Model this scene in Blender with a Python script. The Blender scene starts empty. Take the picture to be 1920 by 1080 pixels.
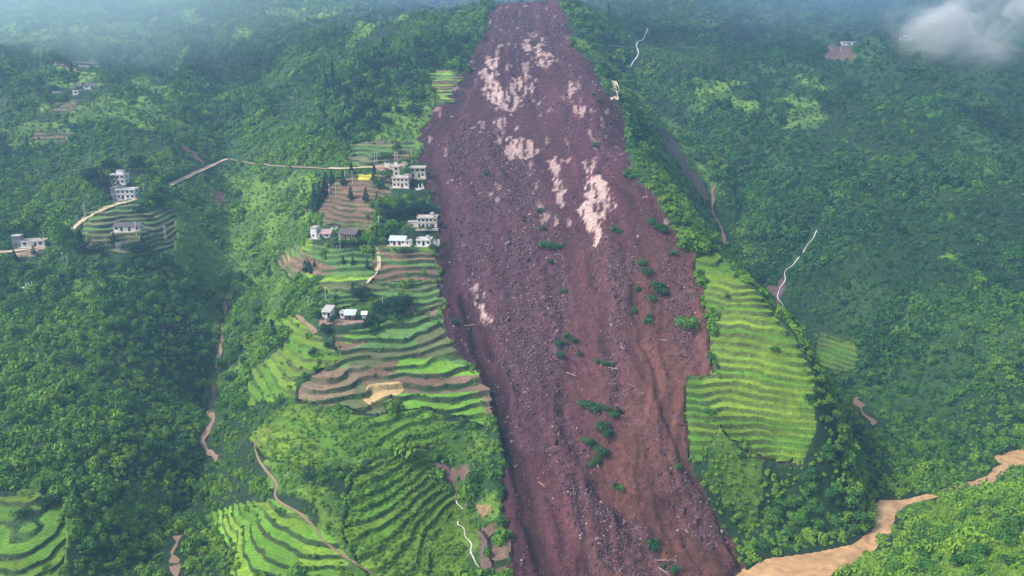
import bpy, math, random
import numpy as np
random.seed(7); rng = np.random.default_rng(7)
R = math.radians

# ------------------------------------------------------------------ camera, world, sun, exposure
scene = bpy.context.scene
COL = scene.collection
HFOV, PITCH = 66.0, -15.0
CAMZ = 154.0                      # river level is z = 0
F = 960 / math.tan(R(HFOV / 2))   # focal length in photo pixels (1920 wide)
cam_d = bpy.data.cameras.new('camera'); cam = bpy.data.objects.new('camera', cam_d); COL.objects.link(cam)
cam_d.sensor_width = 36; cam_d.angle = R(HFOV); cam_d.clip_start = 1; cam_d.clip_end = 6000
cam.location = (0, 0, CAMZ); cam.rotation_euler = (R(90 + PITCH), 0, 0)
scene.camera = cam
world = bpy.data.worlds.new('World'); scene.world = world; world.use_nodes = True
SUN_EL, SUN_AZ = 48.0, -108.0      # azimuth from +Y towards +X
wn = world.node_tree.nodes; wl = world.node_tree.links
sky = wn.new('ShaderNodeTexSky'); sky.sky_type = 'NISHITA'; sky.sun_disc = False
sky.sun_elevation = R(SUN_EL); sky.sun_rotation = R(SUN_AZ); sky.air_density = 1.0; sky.dust_density = 5.0; sky.ozone_density = 1.0
bg = wn['Background']; bg.inputs['Strength'].default_value = 0.075
wl.new(sky.outputs[0], bg.inputs[0])
sun_d = bpy.data.lights.new('sun', 'SUN'); sun = bpy.data.objects.new('sun', sun_d); COL.objects.link(sun)
sun_d.energy = 1.5; sun_d.angle = R(12); sun_d.color = (1, .95, .86)
sun.rotation_euler = (R(90 - SUN_EL), 0, R(180 - SUN_AZ)); sun.location = (0, 0, 600)
scene.view_settings.view_transform = 'Standard'; scene.view_settings.look = 'None'
scene.view_settings.gamma = 1.0; scene.view_settings.use_curve_mapping = False
scene.view_settings.exposure = 1.75
scene.render.engine = 'CYCLES'
scene.cycles.max_bounces = 5; scene.cycles.diffuse_bounces = 3; scene.cycles.glossy_bounces = 1
scene.cycles.transmission_bounces = 3; scene.cycles.transparent_max_bounces = 4; scene.cycles.volume_bounces = 1
scene.cycles.use_denoising = True

# ------------------------------------------------------------------ small maths
cp, sp = math.cos(R(PITCH)), math.sin(R(PITCH))
def ray(px, py):
    a = (np.asarray(px, float) - 960) / F; b = (540 - np.asarray(py, float)) / F
    return np.stack([a, cp - b * sp, sp + b * cp], -1)
def project(x, y, z):
    dy = y; dz = z - CAMZ
    fwd = dy * cp + dz * sp; up = -dy * sp + dz * cp
    fwd = np.maximum(fwd, 1e-3)
    return 960 + F * x / fwd, 540 - F * up / fwd, fwd
def _hash(i, j, s):
    h = (i.astype(np.int64) * 374761393 + j.astype(np.int64) * 668265263 + s * 974634777) & 0x7fffffff
    h = ((h ^ (h >> 13)) * 1274126177) & 0x7fffffff
    h = ((h ^ (h >> 15)) * 668265263) & 0x7fffffff
    return (h & 0xfffff) / float(0xfffff)
def vn(x, y, s=0):
    x = np.asarray(x, float); y = np.asarray(y, float)
    i = np.floor(x); j = np.floor(y); a = x - i; b = y - j
    a = a * a * a * (a * (a * 6 - 15) + 10); b = b * b * b * (b * (b * 6 - 15) + 10)
    h = lambda p, q: _hash(p, q, s)
    return ((h(i, j) * (1 - a) + h(i + 1, j) * a) * (1 - b) + (h(i, j + 1) * (1 - a) + h(i + 1, j + 1) * a) * b) * 2 - 1
def fbm(x, y, sc, octv=4, s=0, gain=.5):
    t = 0; amp = 1; n = 0; fx = x / sc; fy = y / sc
    for k in range(octv):
        t = t + amp * vn(fx + 17.3 * k, fy - 9.1 * k, s + k); n += amp; amp *= gain; fx = fx * 2.03; fy = fy * 2.03
    return t / n
def sstep(a, b, x):
    t = np.clip((x - a) / (b - a), 0, 1); return t * t * (3 - 2 * t)
def inpoly(px, py, poly):
    P = np.asarray(poly, float); r = np.zeros(np.shape(px), bool)
    box = (px >= P[:, 0].min()) & (px <= P[:, 0].max()) & (py >= P[:, 1].min()) & (py <= P[:, 1].max())
    if not box.any(): return r
    X = px[box]; Y = py[box]; q = np.zeros(X.shape, bool); n = len(P)
    for k in range(n):
        x1, y1 = P[k]; x2, y2 = P[(k + 1) % n]
        if y1 == y2: continue
        c = ((y1 > Y) != (y2 > Y)) & (X < (x2 - x1) * (Y - y1) / (y2 - y1) + x1)
        q ^= c
    r[box] = q; return r
def linedist(x, y, pts):
    d = np.full(np.shape(x), 1e9)
    for (x1, y1), (x2, y2) in zip(pts[:-1], pts[1:]):
        dx, dy = x2 - x1, y2 - y1; L = dx * dx + dy * dy + 1e-9
        t = np.clip(((x - x1) * dx + (y - y1) * dy) / L, 0, 1)
        d = np.minimum(d, np.hypot(x - x1 - t * dx, y - y1 - t * dy))
    return d

# ------------------------------------------------------------------ terrain: a height field through surveyed points
SL = math.tan(R(25)); Y0 = 220.0            # mean slope: z = SL * (y - Y0)
CTRL = [  # photo pixel, height above the mean slope
 # slide
 (990,40,-14),(1000,200,0),(900,250,0),(1000,350,5),(850,450,2),(1050,520,8),(900,620,2),(1100,700,8),(1000,850,3),(1200,900,6),(1050,1040,7),(1300,1040,-3),
 # ridge right of slide
 (1060,0,-6),(1110,80,6),(1150,165,18),(1190,290,26),(1240,370,29),(1300,470,30),(1400,530,31),(1480,620,31),(1525,700,27),(1530,790,16),(1500,880,1),(1440,980,-9),
 (1320,600,20),(1400,720,17),(1350,860,6),(1300,760,12),
 # right gully
 (1085,8,-38),(1165,135,-32),(1225,200,-40),(1335,350,-52),(1356,455,-52),(1476,590,-52),(1560,690,-52),(1632,795,-47),
 # far right hillside
 (1250,0,-95),(1300,110,-62),(1420,220,-40),(1500,340,-38),(1500,100,-60),(1520,0,-110),(1600,90,-52),(1700,120,-52),(1700,0,-125),(1800,300,-26),(1650,300,-30),
 (1900,500,-28),(1900,200,-62),(1900,0,-165),(1600,500,-36),(1700,560,-32),(1750,700,-34),(1880,760,-34),(1600,620,-42),(1690,860,-40),
 # left gully
 (395,130,-50),(420,220,-36),(440,300,-24),(435,400,-28),(425,560,-38),(400,700,-28),(386,850,-12),(338,985,-5),(322,1080,0),
 # left spur
 (100,560,4),(220,650,2),(320,600,-10),(100,760,14),(250,820,8),(100,950,26),(230,980,16),(0,700,14),(0,1060,36),(60,460,4),(200,420,4),(310,450,-6),(250,340,-4),(330,720,-8),(150,1060,28),
 # middle spur with the terraces
 (500,520,-14),(560,600,4),(480,650,-10),(520,760,8),(470,860,2),(560,900,18),(430,960,8),(480,1060,22),(640,1040,22),(700,600,6),(720,720,6),(700,880,16),(800,780,5),(860,940,3),(885,1040,3),
 (800,1050,13),(930,980,6),(700,450,4),(620,440,2),(560,400,-14),(760,340,2),(640,330,0),(560,300,-12),(800,560,3),
 # upper left
 (850,140,0),(700,180,-8),(600,250,-10),(600,80,-48),(760,40,-50),(880,20,-22),(300,100,-66),(150,60,-105),(20,20,-150),(160,160,-40),(60,250,-14),(450,20,-112),(250,220,-18),(20,150,-36),(330,290,-10),
]
ABSZ = [  # photo pixel, height above the river
 (1402,1068,-1.5),(1500,1050,-1.5),(1600,1030,-1.5),(1650,985,-1.5),(1655,945,-1.5),(1700,935,-1.5),(1755,924,-1.5),(1850,895,-1.5),(1880,876,-1.5),(1918,856,-1.5),
 (1700,990,5),(1720,960,2.5),(1800,935,7),(1850,930,10),(1910,910,9),(1905,1000,26),(1800,1010,17),(1750,1070,22),(1660,1060,6),(1900,1078,36),
]
def on_plane(px, py, dz):
    d = ray(px, py); t = (SL * (0 - Y0) + dz - CAMZ) / (d[..., 2] - SL * d[..., 1]); return d[..., 0] * t, d[..., 1] * t
cx, cy, cv = [], [], []
for px, py, dz in CTRL:
    x, y = on_plane(px, py, dz); cx.append(float(x)); cy.append(float(y)); cv.append(dz)
for px, py, z in ABSZ:
    d = ray(px, py); t = (z - CAMZ) / d[2]; x, y = d[0] * t, d[1] * t
    cx.append(x); cy.append(y); cv.append(z - SL * (y - Y0))
for x, y, z in [(40,192,-1.5),(-60,150,-1.5),(-200,110,-1.5),(-400,60,-1.5),(-50,70,40),(120,110,50),(260,180,60),(330,240,60),(330,330,-1.5),(500,400,-1.5),(420,300,55),(600,380,60),
                (0,30,70),(-300,0,60),(-150,175,4),(-330,200,30)]:
    cx.append(x); cy.append(y); cv.append(z - SL * (y - Y0))
for x, y, dz in [(-700,700,-40),(-900,1250,-215),(-500,1250,-210),(600,1250,-220),(1000,1250,-230),(800,600,-60),(700,480,-40),(-500,420,0),(-450,300,10),(0,1500,-280),(-1200,1500,-280),(1200,1500,-280),(0,1000,-110)]:
    cx.append(x); cy.append(y); cv.append(dz)
cx, cy, cv = map(np.array, (cx, cy, cv)); NC = len(cx)
SM = 8.0
K = np.sqrt((cx[:, None] - cx) ** 2 + (cy[:, None] - cy) ** 2 + SM * SM)
A = np.zeros((NC + 1, NC + 1)); A[:NC, :NC] = K + np.eye(NC) * -1.5; A[NC, :NC] = 1; A[:NC, NC] = 1
W = np.linalg.solve(A, np.r_[cv, 0])
def base_z(x, y):
    x = np.asarray(x, np.float32); y = np.asarray(y, np.float32); r = np.full(x.shape, W[NC], np.float32)
    for k in range(NC): r += np.float32(W[k]) * np.sqrt((x - np.float32(cx[k])) ** 2 + (y - np.float32(cy[k])) ** 2 + np.float32(SM * SM))
    return r + SL * (y - Y0)
ys = [20.0]
while ys[-1] < 1400:
    y = ys[-1]; ys.append(y + (3.0 if y < 150 else .78 + max(0, y - 430) * .0018 + (max(0, y - 800) * .012)))
ys = np.array(ys); NY = len(ys); NX = 780
us = np.linspace(-1, 1, NX)
halfw = .86 * ys + 75
GX = us[None, :] * halfw[:, None]; GY = np.repeat(ys[:, None], NX, 1)
# coarse evaluation, then bilinear up (smooth field)
csx = np.linspace(-1, 1, 300); cys = np.interp(np.linspace(0, 1, 420), np.linspace(0, 1, NY), ys)
CX = csx[None, :] * (.86 * cys + 75)[:, None]; CZ = base_z(CX, np.repeat(cys[:, None], 300, 1))
fi = np.interp(ys, cys, np.arange(420)); fj = np.interp(us, csx, np.arange(300))
def bil(Zc, fi, fj):
    i = np.clip(np.floor(fi).astype(int), 0, Zc.shape[0] - 2); j = np.clip(np.floor(fj).astype(int), 0, Zc.shape[1] - 2)
    a = np.clip(fi - i, 0, 1); b = np.clip(fj - j, 0, 1)
    return (Zc[i, j] * (1 - a) + Zc[i + 1, j] * a) * (1 - b) + (Zc[i, j + 1] * (1 - a) + Zc[i + 1, j + 1] * a) * b
GZ = bil(CZ, fi[:, None] + 0 * fj[None, :], fj[None, :] + 0 * fi[:, None]).astype(float)
def height(x, y, Z=None):
    Z = GZ if Z is None else Z
    y = np.asarray(y, float); x = np.asarray(x, float)
    return bil(Z, np.interp(y, ys, np.arange(NY)), (x / (.86 * y + 75) + 1) * .5 * (NX - 1))
def cast(px, py, Z=None, lift=0.0):
    """where the sight line of a photo pixel meets the ground"""
    d = ray(px, py); shp = d.shape[:-1]; d = d.reshape(-1, 3)
    ts = np.concatenate([np.arange(60, 900, 2.0), np.arange(900, 1500, 6.0)])
    hit = np.full(len(d), ts[-1]); done = np.zeros(len(d), bool)
    for k in range(len(ts)):
        t = ts[k]; below = (CAMZ + d[:, 2] * t < height(d[:, 0] * t, d[:, 1] * t, Z) + lift) & ~done
        hit[below] = t; done |= below
        if done.all(): break
    lo = hit - 6; hi = hit.copy()
    for _ in range(12):
        m = (lo + hi) / 2; b = CAMZ + d[:, 2] * m < height(d[:, 0] * m, d[:, 1] * m, Z) + lift
        hi = np.where(b, m, hi); lo = np.where(b, lo, m)
    P = np.stack([d[:, 0] * hi, d[:, 1] * hi], -1)
    P = np.concatenate([P, height(P[:, 0], P[:, 1], Z)[:, None]], -1)
    return P.reshape(shp + (3,))
def cast1(px, py): return cast(np.array([px]), np.array([py]))[0]
def dens(poly, step=12, closed=False):
    out = []; P = list(poly) + ([poly[0]] if closed else [])
    for a, b in zip(P[:-1], P[1:]):
        n = max(1, int(math.hypot(b[0] - a[0], b[1] - a[1]) / step))
        for k in range(n): out.append((a[0] + (b[0] - a[0]) * k / n, a[1] + (b[1] - a[1]) * k / n))
    if not closed: out.append(P[-1])
    return np.array(out)
# V-shaped gullies, their floors on the sight lines of the streams
def carve(pix, depth, width, power=1.3):
    global GZ
    d0 = np.array([p[2] if len(p) > 2 else depth for p in pix], float); P = dens([p[:2] for p in pix], 14)
    A_ = cast(P[:, 0], P[:, 1], lift=-depth); A_[1:-1] = (A_[:-2] + A_[1:-1] + A_[2:]) / 3
    d = linedist(GX, GY, [tuple(q[:2]) for q in A_]); GZ -= depth * np.exp(-(d / width) ** power)
carve([(425,330),(432,440),(425,560),(405,690),(390,760)], 15, 24)
carve([(390,760),(388,850),(338,985),(322,1078)], 7, 16)
carve([(1200,170),(1260,250),(1335,350),(1356,455),(1420,520),(1476,590),(1560,690),(1632,795),(1640,900)], 16, 26)
carve([(395,120),(415,200),(430,300)], 14, 30)
carve([(1530,433),(1495,482),(1466,535),(1480,585)], 7, 14)
carve([(1214,54),(1190,108),(1170,140)], 10, 22)
carve([(1420,60),(1440,160),(1420,300),(1380,420)], 10, 24)
carve([(1760,330),(1720,480),(1690,640),(1660,800)], 11, 26)
carve([(850,915),(870,985),(900,1070)], 5, 9)
carve([(40,300),(90,420),(20,560)], 7, 18)
# broad natural relief
_fold = 1 - np.abs(fbm(GX + .45 * GY, GY * .55, 75, 3, 12)) * 2.2
GZ += (_fold - .35) * 15.0 * np.maximum(sstep(95, 190, GX - .12 * GY), sstep(430, 620, GY)) * sstep(4, 25, GZ) * (1 - sstep(0, 1, np.maximum(sstep(-75, -45, GX) * sstep(150, 110, GX - .08 * (GY - 300)), 0)))
GZ += fbm(GX, GY, 70, 4, 5) * 4.0 * sstep(2, 14, GZ) + fbm(GX, GY, 14, 3, 9) * .5 * sstep(1, 6, GZ)

# ------------------------------------------------------------------ river bed, house pads
RIVER = [(1392,1080),(1415,1058),(1440,1047),(1520,1037),(1600,1020),(1641,988),(1630,958),(1648,938),(1700,936),(1762,919),(1800,908),(1850,893),(1862,878),(1900,860),(1930,847),
         (1930,858),(1900,871),(1868,902),(1830,918),(1765,931),(1705,946),(1680,962),(1674,1000),(1640,1032),(1600,1056),(1560,1080),(1530,1110),(1370,1110)]
rd = ray(*dens(RIVER, 20, True).T); rt = (0 - CAMZ) / rd[:, 2]; RIV = np.stack([rd[:, 0] * rt, rd[:, 1] * rt], -1)
RIV_OUT = [[(95,205),(40,192),(-60,150),(-200,110),(-420,50)], [(208,297),(330,345),(500,410),(800,480)]]
near = (GY < 460) & (GZ < 60)
rx, ry = GX[near], GY[near]
inside = inpoly(rx, ry, RIV)
db = linedist(rx, ry, list(map(tuple, RIV)) + [tuple(RIV[0])])
for ln, wd in zip(RIV_OUT, (13, 7)):
    dl = linedist(rx, ry, ln); inside |= dl < wd; db = np.where(inside & (dl < wd), np.maximum(wd - dl, .0), np.minimum(db, np.abs(dl - wd)))
zz = GZ[near]
GZ[near] = np.where(inside, -np.clip(db * .5, .2, 2.0), np.where(db < 60, np.maximum(zz, .35 + np.minimum(db, 40) * .22), np.maximum(zz, 4)))
RIVMASK = np.zeros(GZ.shape, bool); RIVMASK[near] = inside
# pad under each house: photo pixel of its foot, radius in metres
PADS = [(160,168,9),(142,178,5),(222,346,7),(233,376,9),(236,434,9),(56,464,10),(231,470,6),(732,312,9),(743,331,5),(750,352,8),(783,333,8),(790,356,6),(795,429,10),(746,461,8),(797,461,8),
        (604,447,8),(650,448,9),(612,596,6),(660,601,9),(1596,86,8),(1703,76,8)]
PADP = cast(np.array([p[0] for p in PADS]), np.array([p[1] for p in PADS]))
for (px, py, r), p in zip(PADS, PADP):
    d = np.hypot(GX - p[0], (GY - p[1] - r * .35)); w = 1 - sstep(r * .8, r * 1.7, d); GZ = GZ * (1 - w) + w * p[2]

# ------------------------------------------------------------------ where each ground point stands in the photo and whether it is in sight
PU, PV, PD = project(GX, GY, GZ)
qx, qy = np.meshgrid(np.linspace(0, 1920, 321), np.linspace(0, 1080, 181))
QP = cast(qx, qy); QD = project(QP[..., 0], QP[..., 1], QP[..., 2])[2]
def insight(u, v, d, tol=14):
    ok = (u > -60) & (u < 1980) & (v > -60) & (v < 1140)
    return ok & (d < bil(QD, np.clip(v, 0, 1080) / 6, np.clip(u, 0, 1920) / 6) + tol)
VIS = insight(PU, PV, PD)
wob = fbm(GX, GY, 9, 3, 21); wob2 = fbm(GX, GY, 9, 3, 33)
WU = PU + wob * 9; WV = PV + wob2 * 7
WU1 = PU + wob * 3; WV1 = PV + wob2 * 3
def region(poly, rough=True): return inpoly(WU if rough else WU1, WV if rough else WV1, poly) & VIS

SLIDE = [(930,-60),(925,0),(908,50),(882,110),(845,180),(817,205),(792,250),(778,300),(797,330),(815,390),(822,450),(820,520),(833,600),(850,655),(885,680),(905,740),(930,800),(943,850),(942,950),(953,1010),(955,1140),
         (1400,1140),(1396,1050),(1330,950),(1290,870),(1280,800),(1278,700),(1330,704),(1326,600),(1312,520),(1300,480),(1265,430),(1240,368),(1200,340),(1176,270),(1160,200),(1143,165),(1108,112),(1072,60),(1045,0),(1040,-60)]
slide = inpoly(PU + wob * 13 + fbm(GX, GY, 3, 2, 22) * 8, PV + wob2 * 10, SLIDE) & VIS
toe = (GX > -5) & (GX < 70) & (GY > 165) & (GY < 225) & (PV > 1075) & ~RIVMASK & (PU > 955) & (PU < 1400)
slide |= toe; slide &= ~RIVMASK
FIELDS = [
 ('uphill', [(655,270),(700,262),(775,268),(772,300),(700,311),(655,312)], 2.0, 'olive and brown terraced plots on the slope above the village road'),
 ('village', [(600,335),(700,323),(735,330),(735,372),(700,385),(702,425),(690,440),(600,420),(590,400)], 1.9, 'dull green and brown terraces below the village road'),
 ('brown', [(702,460),(735,470),(820,474),(825,522),(760,522),(702,528)], 2.4, 'ploughed brown terraces below the metal roofed house'),
 ('mid', [(512,490),(545,462),(600,458),(700,465),(700,530),(640,560),(590,530),(530,510)], 2.2, 'grassy terraces below the long tiled farmhouse'),
 ('lower', [(640,535),(700,528),(822,522),(830,575),(780,590),(770,560),(700,560),(585,592),(580,565)], 2.2, 'narrow grassy terraces above the dark grove'),
 ('big', [(625,625),(690,612),(780,585),(832,590),(850,655),(888,685),(912,740),(942,800),(925,810),(880,790),(790,765),(700,775),(556,748),(556,722),(600,690),(630,660)], 2.5, 'broad green and brown terraces running up to the landslide edge'),
 ('vivid', [(380,965),(440,945),(520,935),(600,990),(640,1030),(670,1090),(420,1090),(440,1040),(400,1000)], 1.7, 'vivid green terraces with bushy banks beside the footpath'),
 ('right', [(1300,484),(1345,468),(1400,530),(1478,620),(1522,700),(1527,800),(1505,872),(1400,850),(1350,800),(1310,868),(1290,860),(1282,800),(1280,708),(1335,700),(1325,590)], 2.3, 'yellow green terraces on the ridge beyond the landslide'),
 ('west', [(150,405),(215,374),(270,380),(330,392),(322,470),(290,480),(160,462)], 2.1, 'dull green terraces around the pale dirt road'),
 ('corner', [(-60,932),(60,925),(122,960),(112,1140),(-60,1140)], 1.6, 'light green terraces on the spur left of the wooded gully'),
 ('grass', [(480,580),(560,592),(640,672),(600,690),(556,705),(552,745),(450,765),(465,700),(540,640)], 2.2, 'grassy terraced slope dotted with small bushes'),
 ('overgrown', [(500,775),(560,752),(700,778),(790,768),(860,792),(800,835),(700,850),(600,870),(500,860),(470,820)], 2.3, 'overgrown bushy terraces on the spur below the broad terraces'),
 ('meadow', [(700,860),(800,850),(860,930),(900,985),(860,1090),(700,1090),(640,1000),(660,900)], 2.0, 'yellow green overgrown terraces above the bottom footpath'),
 ('far', [(1525,622),(1600,640),(1622,692),(1560,702),(1528,680)], 2.0, 'small light green terraces across the gully'),
 ('high', [(797,130),(868,135),(848,188),(818,205),(812,160)], 2.0, 'small terraces beside the upper landslide edge'),
 ('ploughed', [(905,985),(946,968),(956,1062),(930,1068)], 2.0, 'bare brown terraces at the foot of the landslide edge'),
 ('tan', [(92,112),(180,108),(192,132),(130,135)], 2.4, 'tan harvested field above the hamlet'),
 ('bare', [(60,238),(135,250),(120,268),(50,264)], 2.2, 'bare brown plot among the woods below the hamlet'),
 ('hamlet', [(95,184),(142,186),(145,210),(92,210)], 2.0, 'small brown plots just below the hamlet'),
]
FID = np.full(GZ.shape, -1, np.int16); LEV = np.zeros(GZ.shape, np.int32); RIS = np.zeros(GZ.shape, np.float32)
Z0 = GZ.copy()
gx_ = np.gradient(Z0, axis=1) / np.gradient(GX, axis=1); gy_ = np.gradient(Z0, axis=0) / np.gradient(GY, axis=0); STEEP = np.hypot(gx_, gy_)
def terrace(k, x, y, z0):
    """height, step number and bank share of a terraced slope"""
    h = FIELDS[k][2]
    t = (z0 + fbm(x, y, 24, 3, 50 + k) * h * 1.0 + fbm(x, y, 6, 2, 80 + k) * .34) / h
    lev = np.floor(t); f = t - lev; off = z0 / h - t
    g = np.where(f < .80, f * .34, .272 + sstep(.80, 1, f) * .728)
    w = .80 + .12 * vn(x / 9, y / 9, 90 + k)
    return (lev + g + off) * h, lev.astype(int), sstep(w - .08, w + .02, f) * (.45 + .55 * sstep(-.5, .1, fbm(x, y, 11, 2, 95 + k)))
for k, (nm, poly, h, lb) in enumerate(FIELDS):
    m = region(poly) & ~slide & ~RIVMASK
    FID[m] = k; GZ[m], LEV[m], RIS[m] = terrace(k, GX[m], GY[m], Z0[m])
# ------------------------------------------------------------------ the slide's own relief
sm = slide
X, Y, U, V = GX[sm], GY[sm], PU[sm], PV[sm]
ROCKY = [[(835,255),(900,240),(1000,300),(1060,420),(1080,560),(1050,700),(1000,720),(940,650),(880,560),(850,420)],
         [(930,650),(1040,640),(1060,760),(1110,900),(1230,1000),(1260,1090),(1110,1090),(1060,960),(980,820)],
         [(1110,440),(1180,480),(1170,620),(1230,760),(1260,860),(1360,1000),(1330,1060),(1230,900),(1160,760),(1130,600)],
         [(1240,440),(1300,500),(1320,690),(1275,690),(1240,560)]]
rocky = np.zeros(X.shape)
wu = U + fbm(X, Y, 16, 3, 61) * 26; wv = V + fbm(X, Y, 16, 3, 62) * 20
for p in ROCKY: rocky = np.maximum(rocky, inpoly(wu, wv, p) * .8)
LE = np.interp(V, [-60,0,110,205,300,390,520,655,740,850,1140], [930,925,882,817,778,815,820,850,905,943,955]); RE = np.interp(V, [-60,0,60,165,270,368,480,600,700,800,870,950,1140], [1040,1045,1072,1143,1176,1240,1300,1326,1328,1300,1300,1335,1405])
Q = (U - LE) / (RE - LE)
chute = fbm(Q * 26 + fbm(X, Y, 20, 2, 69) * 1.2, V * .006, 1.0, 4, 70)
BANDS = [([(880,290),(930,420),(985,560),(1005,690)], 70), ([(975,690),(1020,820),(1090,940),(1180,1090)], 46), ([(1140,470),(1170,620),(1215,780),(1290,930),(1350,1060)], 30)]
lobe = np.zeros(X.shape)
for ln, wd in BANDS: lobe = np.maximum(lobe, 1 - sstep(wd * .55, wd * 1.05, linedist(U + fbm(X, Y, 12, 3, 63) * 16, V, ln)))
GZ[sm] += lobe * 2.4
CHN = [(880,560),(915,670),(948,780),(985,920),(1035,1100)]
chan = 1 - sstep(8, 26, linedist(U + fbm(X, Y, 15, 2, 64) * 8, V, CHN)); GZ[sm] -= chan * 2.2
rough = fbm(X, Y, 3.2, 3, 71, .7)
GZ[sm] += chute * 1.25 + rough * (.35 + .75 * rocky) - 1.2
# gullied scarp low on the slide
SC = cast(*np.array([(1130,905),(1180,930),(1230,945),(1262,940)], float).T, Z=Z0)
ds = linedist(X, Y, [tuple(q[:2]) for q in SC]); GZ[sm] -= 3.0 * (1 - sstep(2, 9, np.hypot(ds, 0))) * (Y < np.interp(X, SC[:, 0], SC[:, 1]) + 1.5)

# ------------------------------------------------------------------ ground colours (what grows or lies there, some with painted shade)
C = np.zeros(GZ.shape + (3,), np.float32)
n1 = fbm(GX, GY, 45, 4, 100); n2 = fbm(GX, GY, 7, 3, 101)
lush = sstep(-.35, .45, n1 + .35 * n2)[..., None]
C[:] = np.array((.012, .032, .015)) * (1 - lush) + np.array((.028, .070, .022)) * lush  # woodland floor: dark litter, plus tree shade put into the colour
GRASSY = [[(540,760),(700,765),(800,765),(940,830),(945,980),(900,1090),(680,1090),(600,980),(520,900),(470,820)], [(1280,700),(1350,700),(1400,860),(1520,870),(1420,960),(1380,1010),(1300,880)],
          [(1500,150),(1560,160),(1560,240),(1490,260)], [(1290,150),(1400,170),(1390,200),(1290,200)], [(0,20),(260,20),(270,90),(0,100)], [(90,100),(200,100),(200,150),(80,150)], [(40,225),(150,225),(150,270),(30,270)], [(270,140),(330,150),(310,230),(270,220)], [(420,330),(580,330),(590,470),(480,560),(430,520)], [(1190,160),(1300,300),(1330,380),(1260,330)], [(480,480),(640,540),(600,600),(480,580)], [(1685,950),(1760,928),(1790,960),(1720,1000),(1680,985)],
          [(1800,1030),(1930,990),(1930,1100),(1780,1100)], [(1180,180),(1250,230),(1330,345),(1290,340)], [(0,900),(130,900),(140,1090),(0,1090)], [(700,470),(820,460),(820,590),(580,600),(600,530)]]
grassy = np.zeros(GZ.shape, bool)
gwu = PU + fbm(GX, GY, 30, 3, 41) * 60; gwv = PV + fbm(GX, GY, 30, 3, 42) * 40; gbreak = fbm(GX, GY, 16, 3, 43) > -.28
for p in GRASSY: grassy |= inpoly(gwu, gwv, p) & VIS & gbreak
grassy |= (fbm(GX, GY, 60, 4, 44) > .36 + .3 * sstep(70, 110, GX)) & (GZ > 6)
gm = grassy & (FID < 0) & ~slide
gl = sstep(-.4, .4, n2 + n1 * .5)[..., None]
C[gm] = (np.array((.040, .095, .020)) * (1 - gl) + np.array((.095, .175, .028)) * gl)[gm]
SOIL = np.array((.150, .098, .070)); OLIVE = np.array((.105, .125, .055)); GREEN = np.array((.080, .165, .045)); BRIGHT = np.array((.120, .270, .028)); LIME = np.array((.165, .285, .030)); TAN = np.array((.36, .25, .12)); YEL = np.array((.42, .40, .05))
PAL = {'uphill': (OLIVE, SOIL, GREEN), 'village': (OLIVE, SOIL, OLIVE), 'brown': (SOIL, SOIL, SOIL), 'mid': (GREEN, OLIVE, LIME), 'lower': (GREEN, OLIVE, GREEN), 'big': (OLIVE, GREEN, OLIVE), 'vivid': (BRIGHT * .95, BRIGHT * .85, LIME * .85), 'right': (LIME * .72, LIME * .62, BRIGHT * .62),
       'west': (OLIVE, GREEN * .9, OLIVE), 'corner': (LIME * .62, BRIGHT * .6, LIME * .55), 'grass': (LIME * .68, BRIGHT * .62, LIME * .58), 'overgrown': (BRIGHT * .75, LIME * .6, BRIGHT * .6), 'meadow': (LIME * .7, BRIGHT * .7, LIME * .6), 'far': (BRIGHT * .55, LIME * .5, BRIGHT * .5), 'high': (GREEN, SOIL, LIME), 'ploughed': (SOIL, SOIL * .9, SOIL), 'tan': (TAN * .9, TAN * .8, OLIVE), 'bare': (SOIL, SOIL, OLIVE), 'hamlet': (SOIL, OLIVE, SOIL)}
BANK = np.array((.030, .060, .020)); BANKSOIL = np.array((.060, .045, .034))  # bank tones: hedge and soil, with riser shadow put into the colour
PLOTS = [(SOIL, [(610,345),(650,338),(735,352),(735,372),(612,385)]), (SOIL * .95, [(636,332),(690,336),(700,350),(640,352)]), (YEL, [(668,322),(690,315),(706,320),(702,334),(675,334)]), (SOIL, [(622,632),(660,626),(690,640),(640,660),(622,655)]),
         (BRIGHT * .85, [(640,625),(690,622),(680,640),(645,640)]), (SOIL * .9, [(655,700),(745,668),(746,692),(690,722)]), (SOIL, [(690,728),(760,698),(872,692),(915,712),(915,728),(700,735)]), (BRIGHT, [(746,668),(840,672),(892,690),(900,702),(746,694)]),
         (BRIGHT * .9, [(690,738),(915,732),(940,800),(760,775),(755,745)]), (SOIL * 1.05 + OLIVE * .2, [(556,728),(600,690),(680,680),(662,715),(658,745),(556,745)]), (TAN * 1.2, [(675,745),(690,722),(742,715),(756,725),(745,745),(695,760)]),
         (SOIL, [(905,690),(920,740),(945,810),(925,810),(890,720)]), (GREEN, [(700,475),(735,485),(820,492),(822,505),(760,498),(702,488)]), (SOIL, [(510,490),(540,480),(600,485),(640,500),(600,515)]), (TAN * .7, [(530,478),(545,480),(552,492),(540,490)])]
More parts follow.
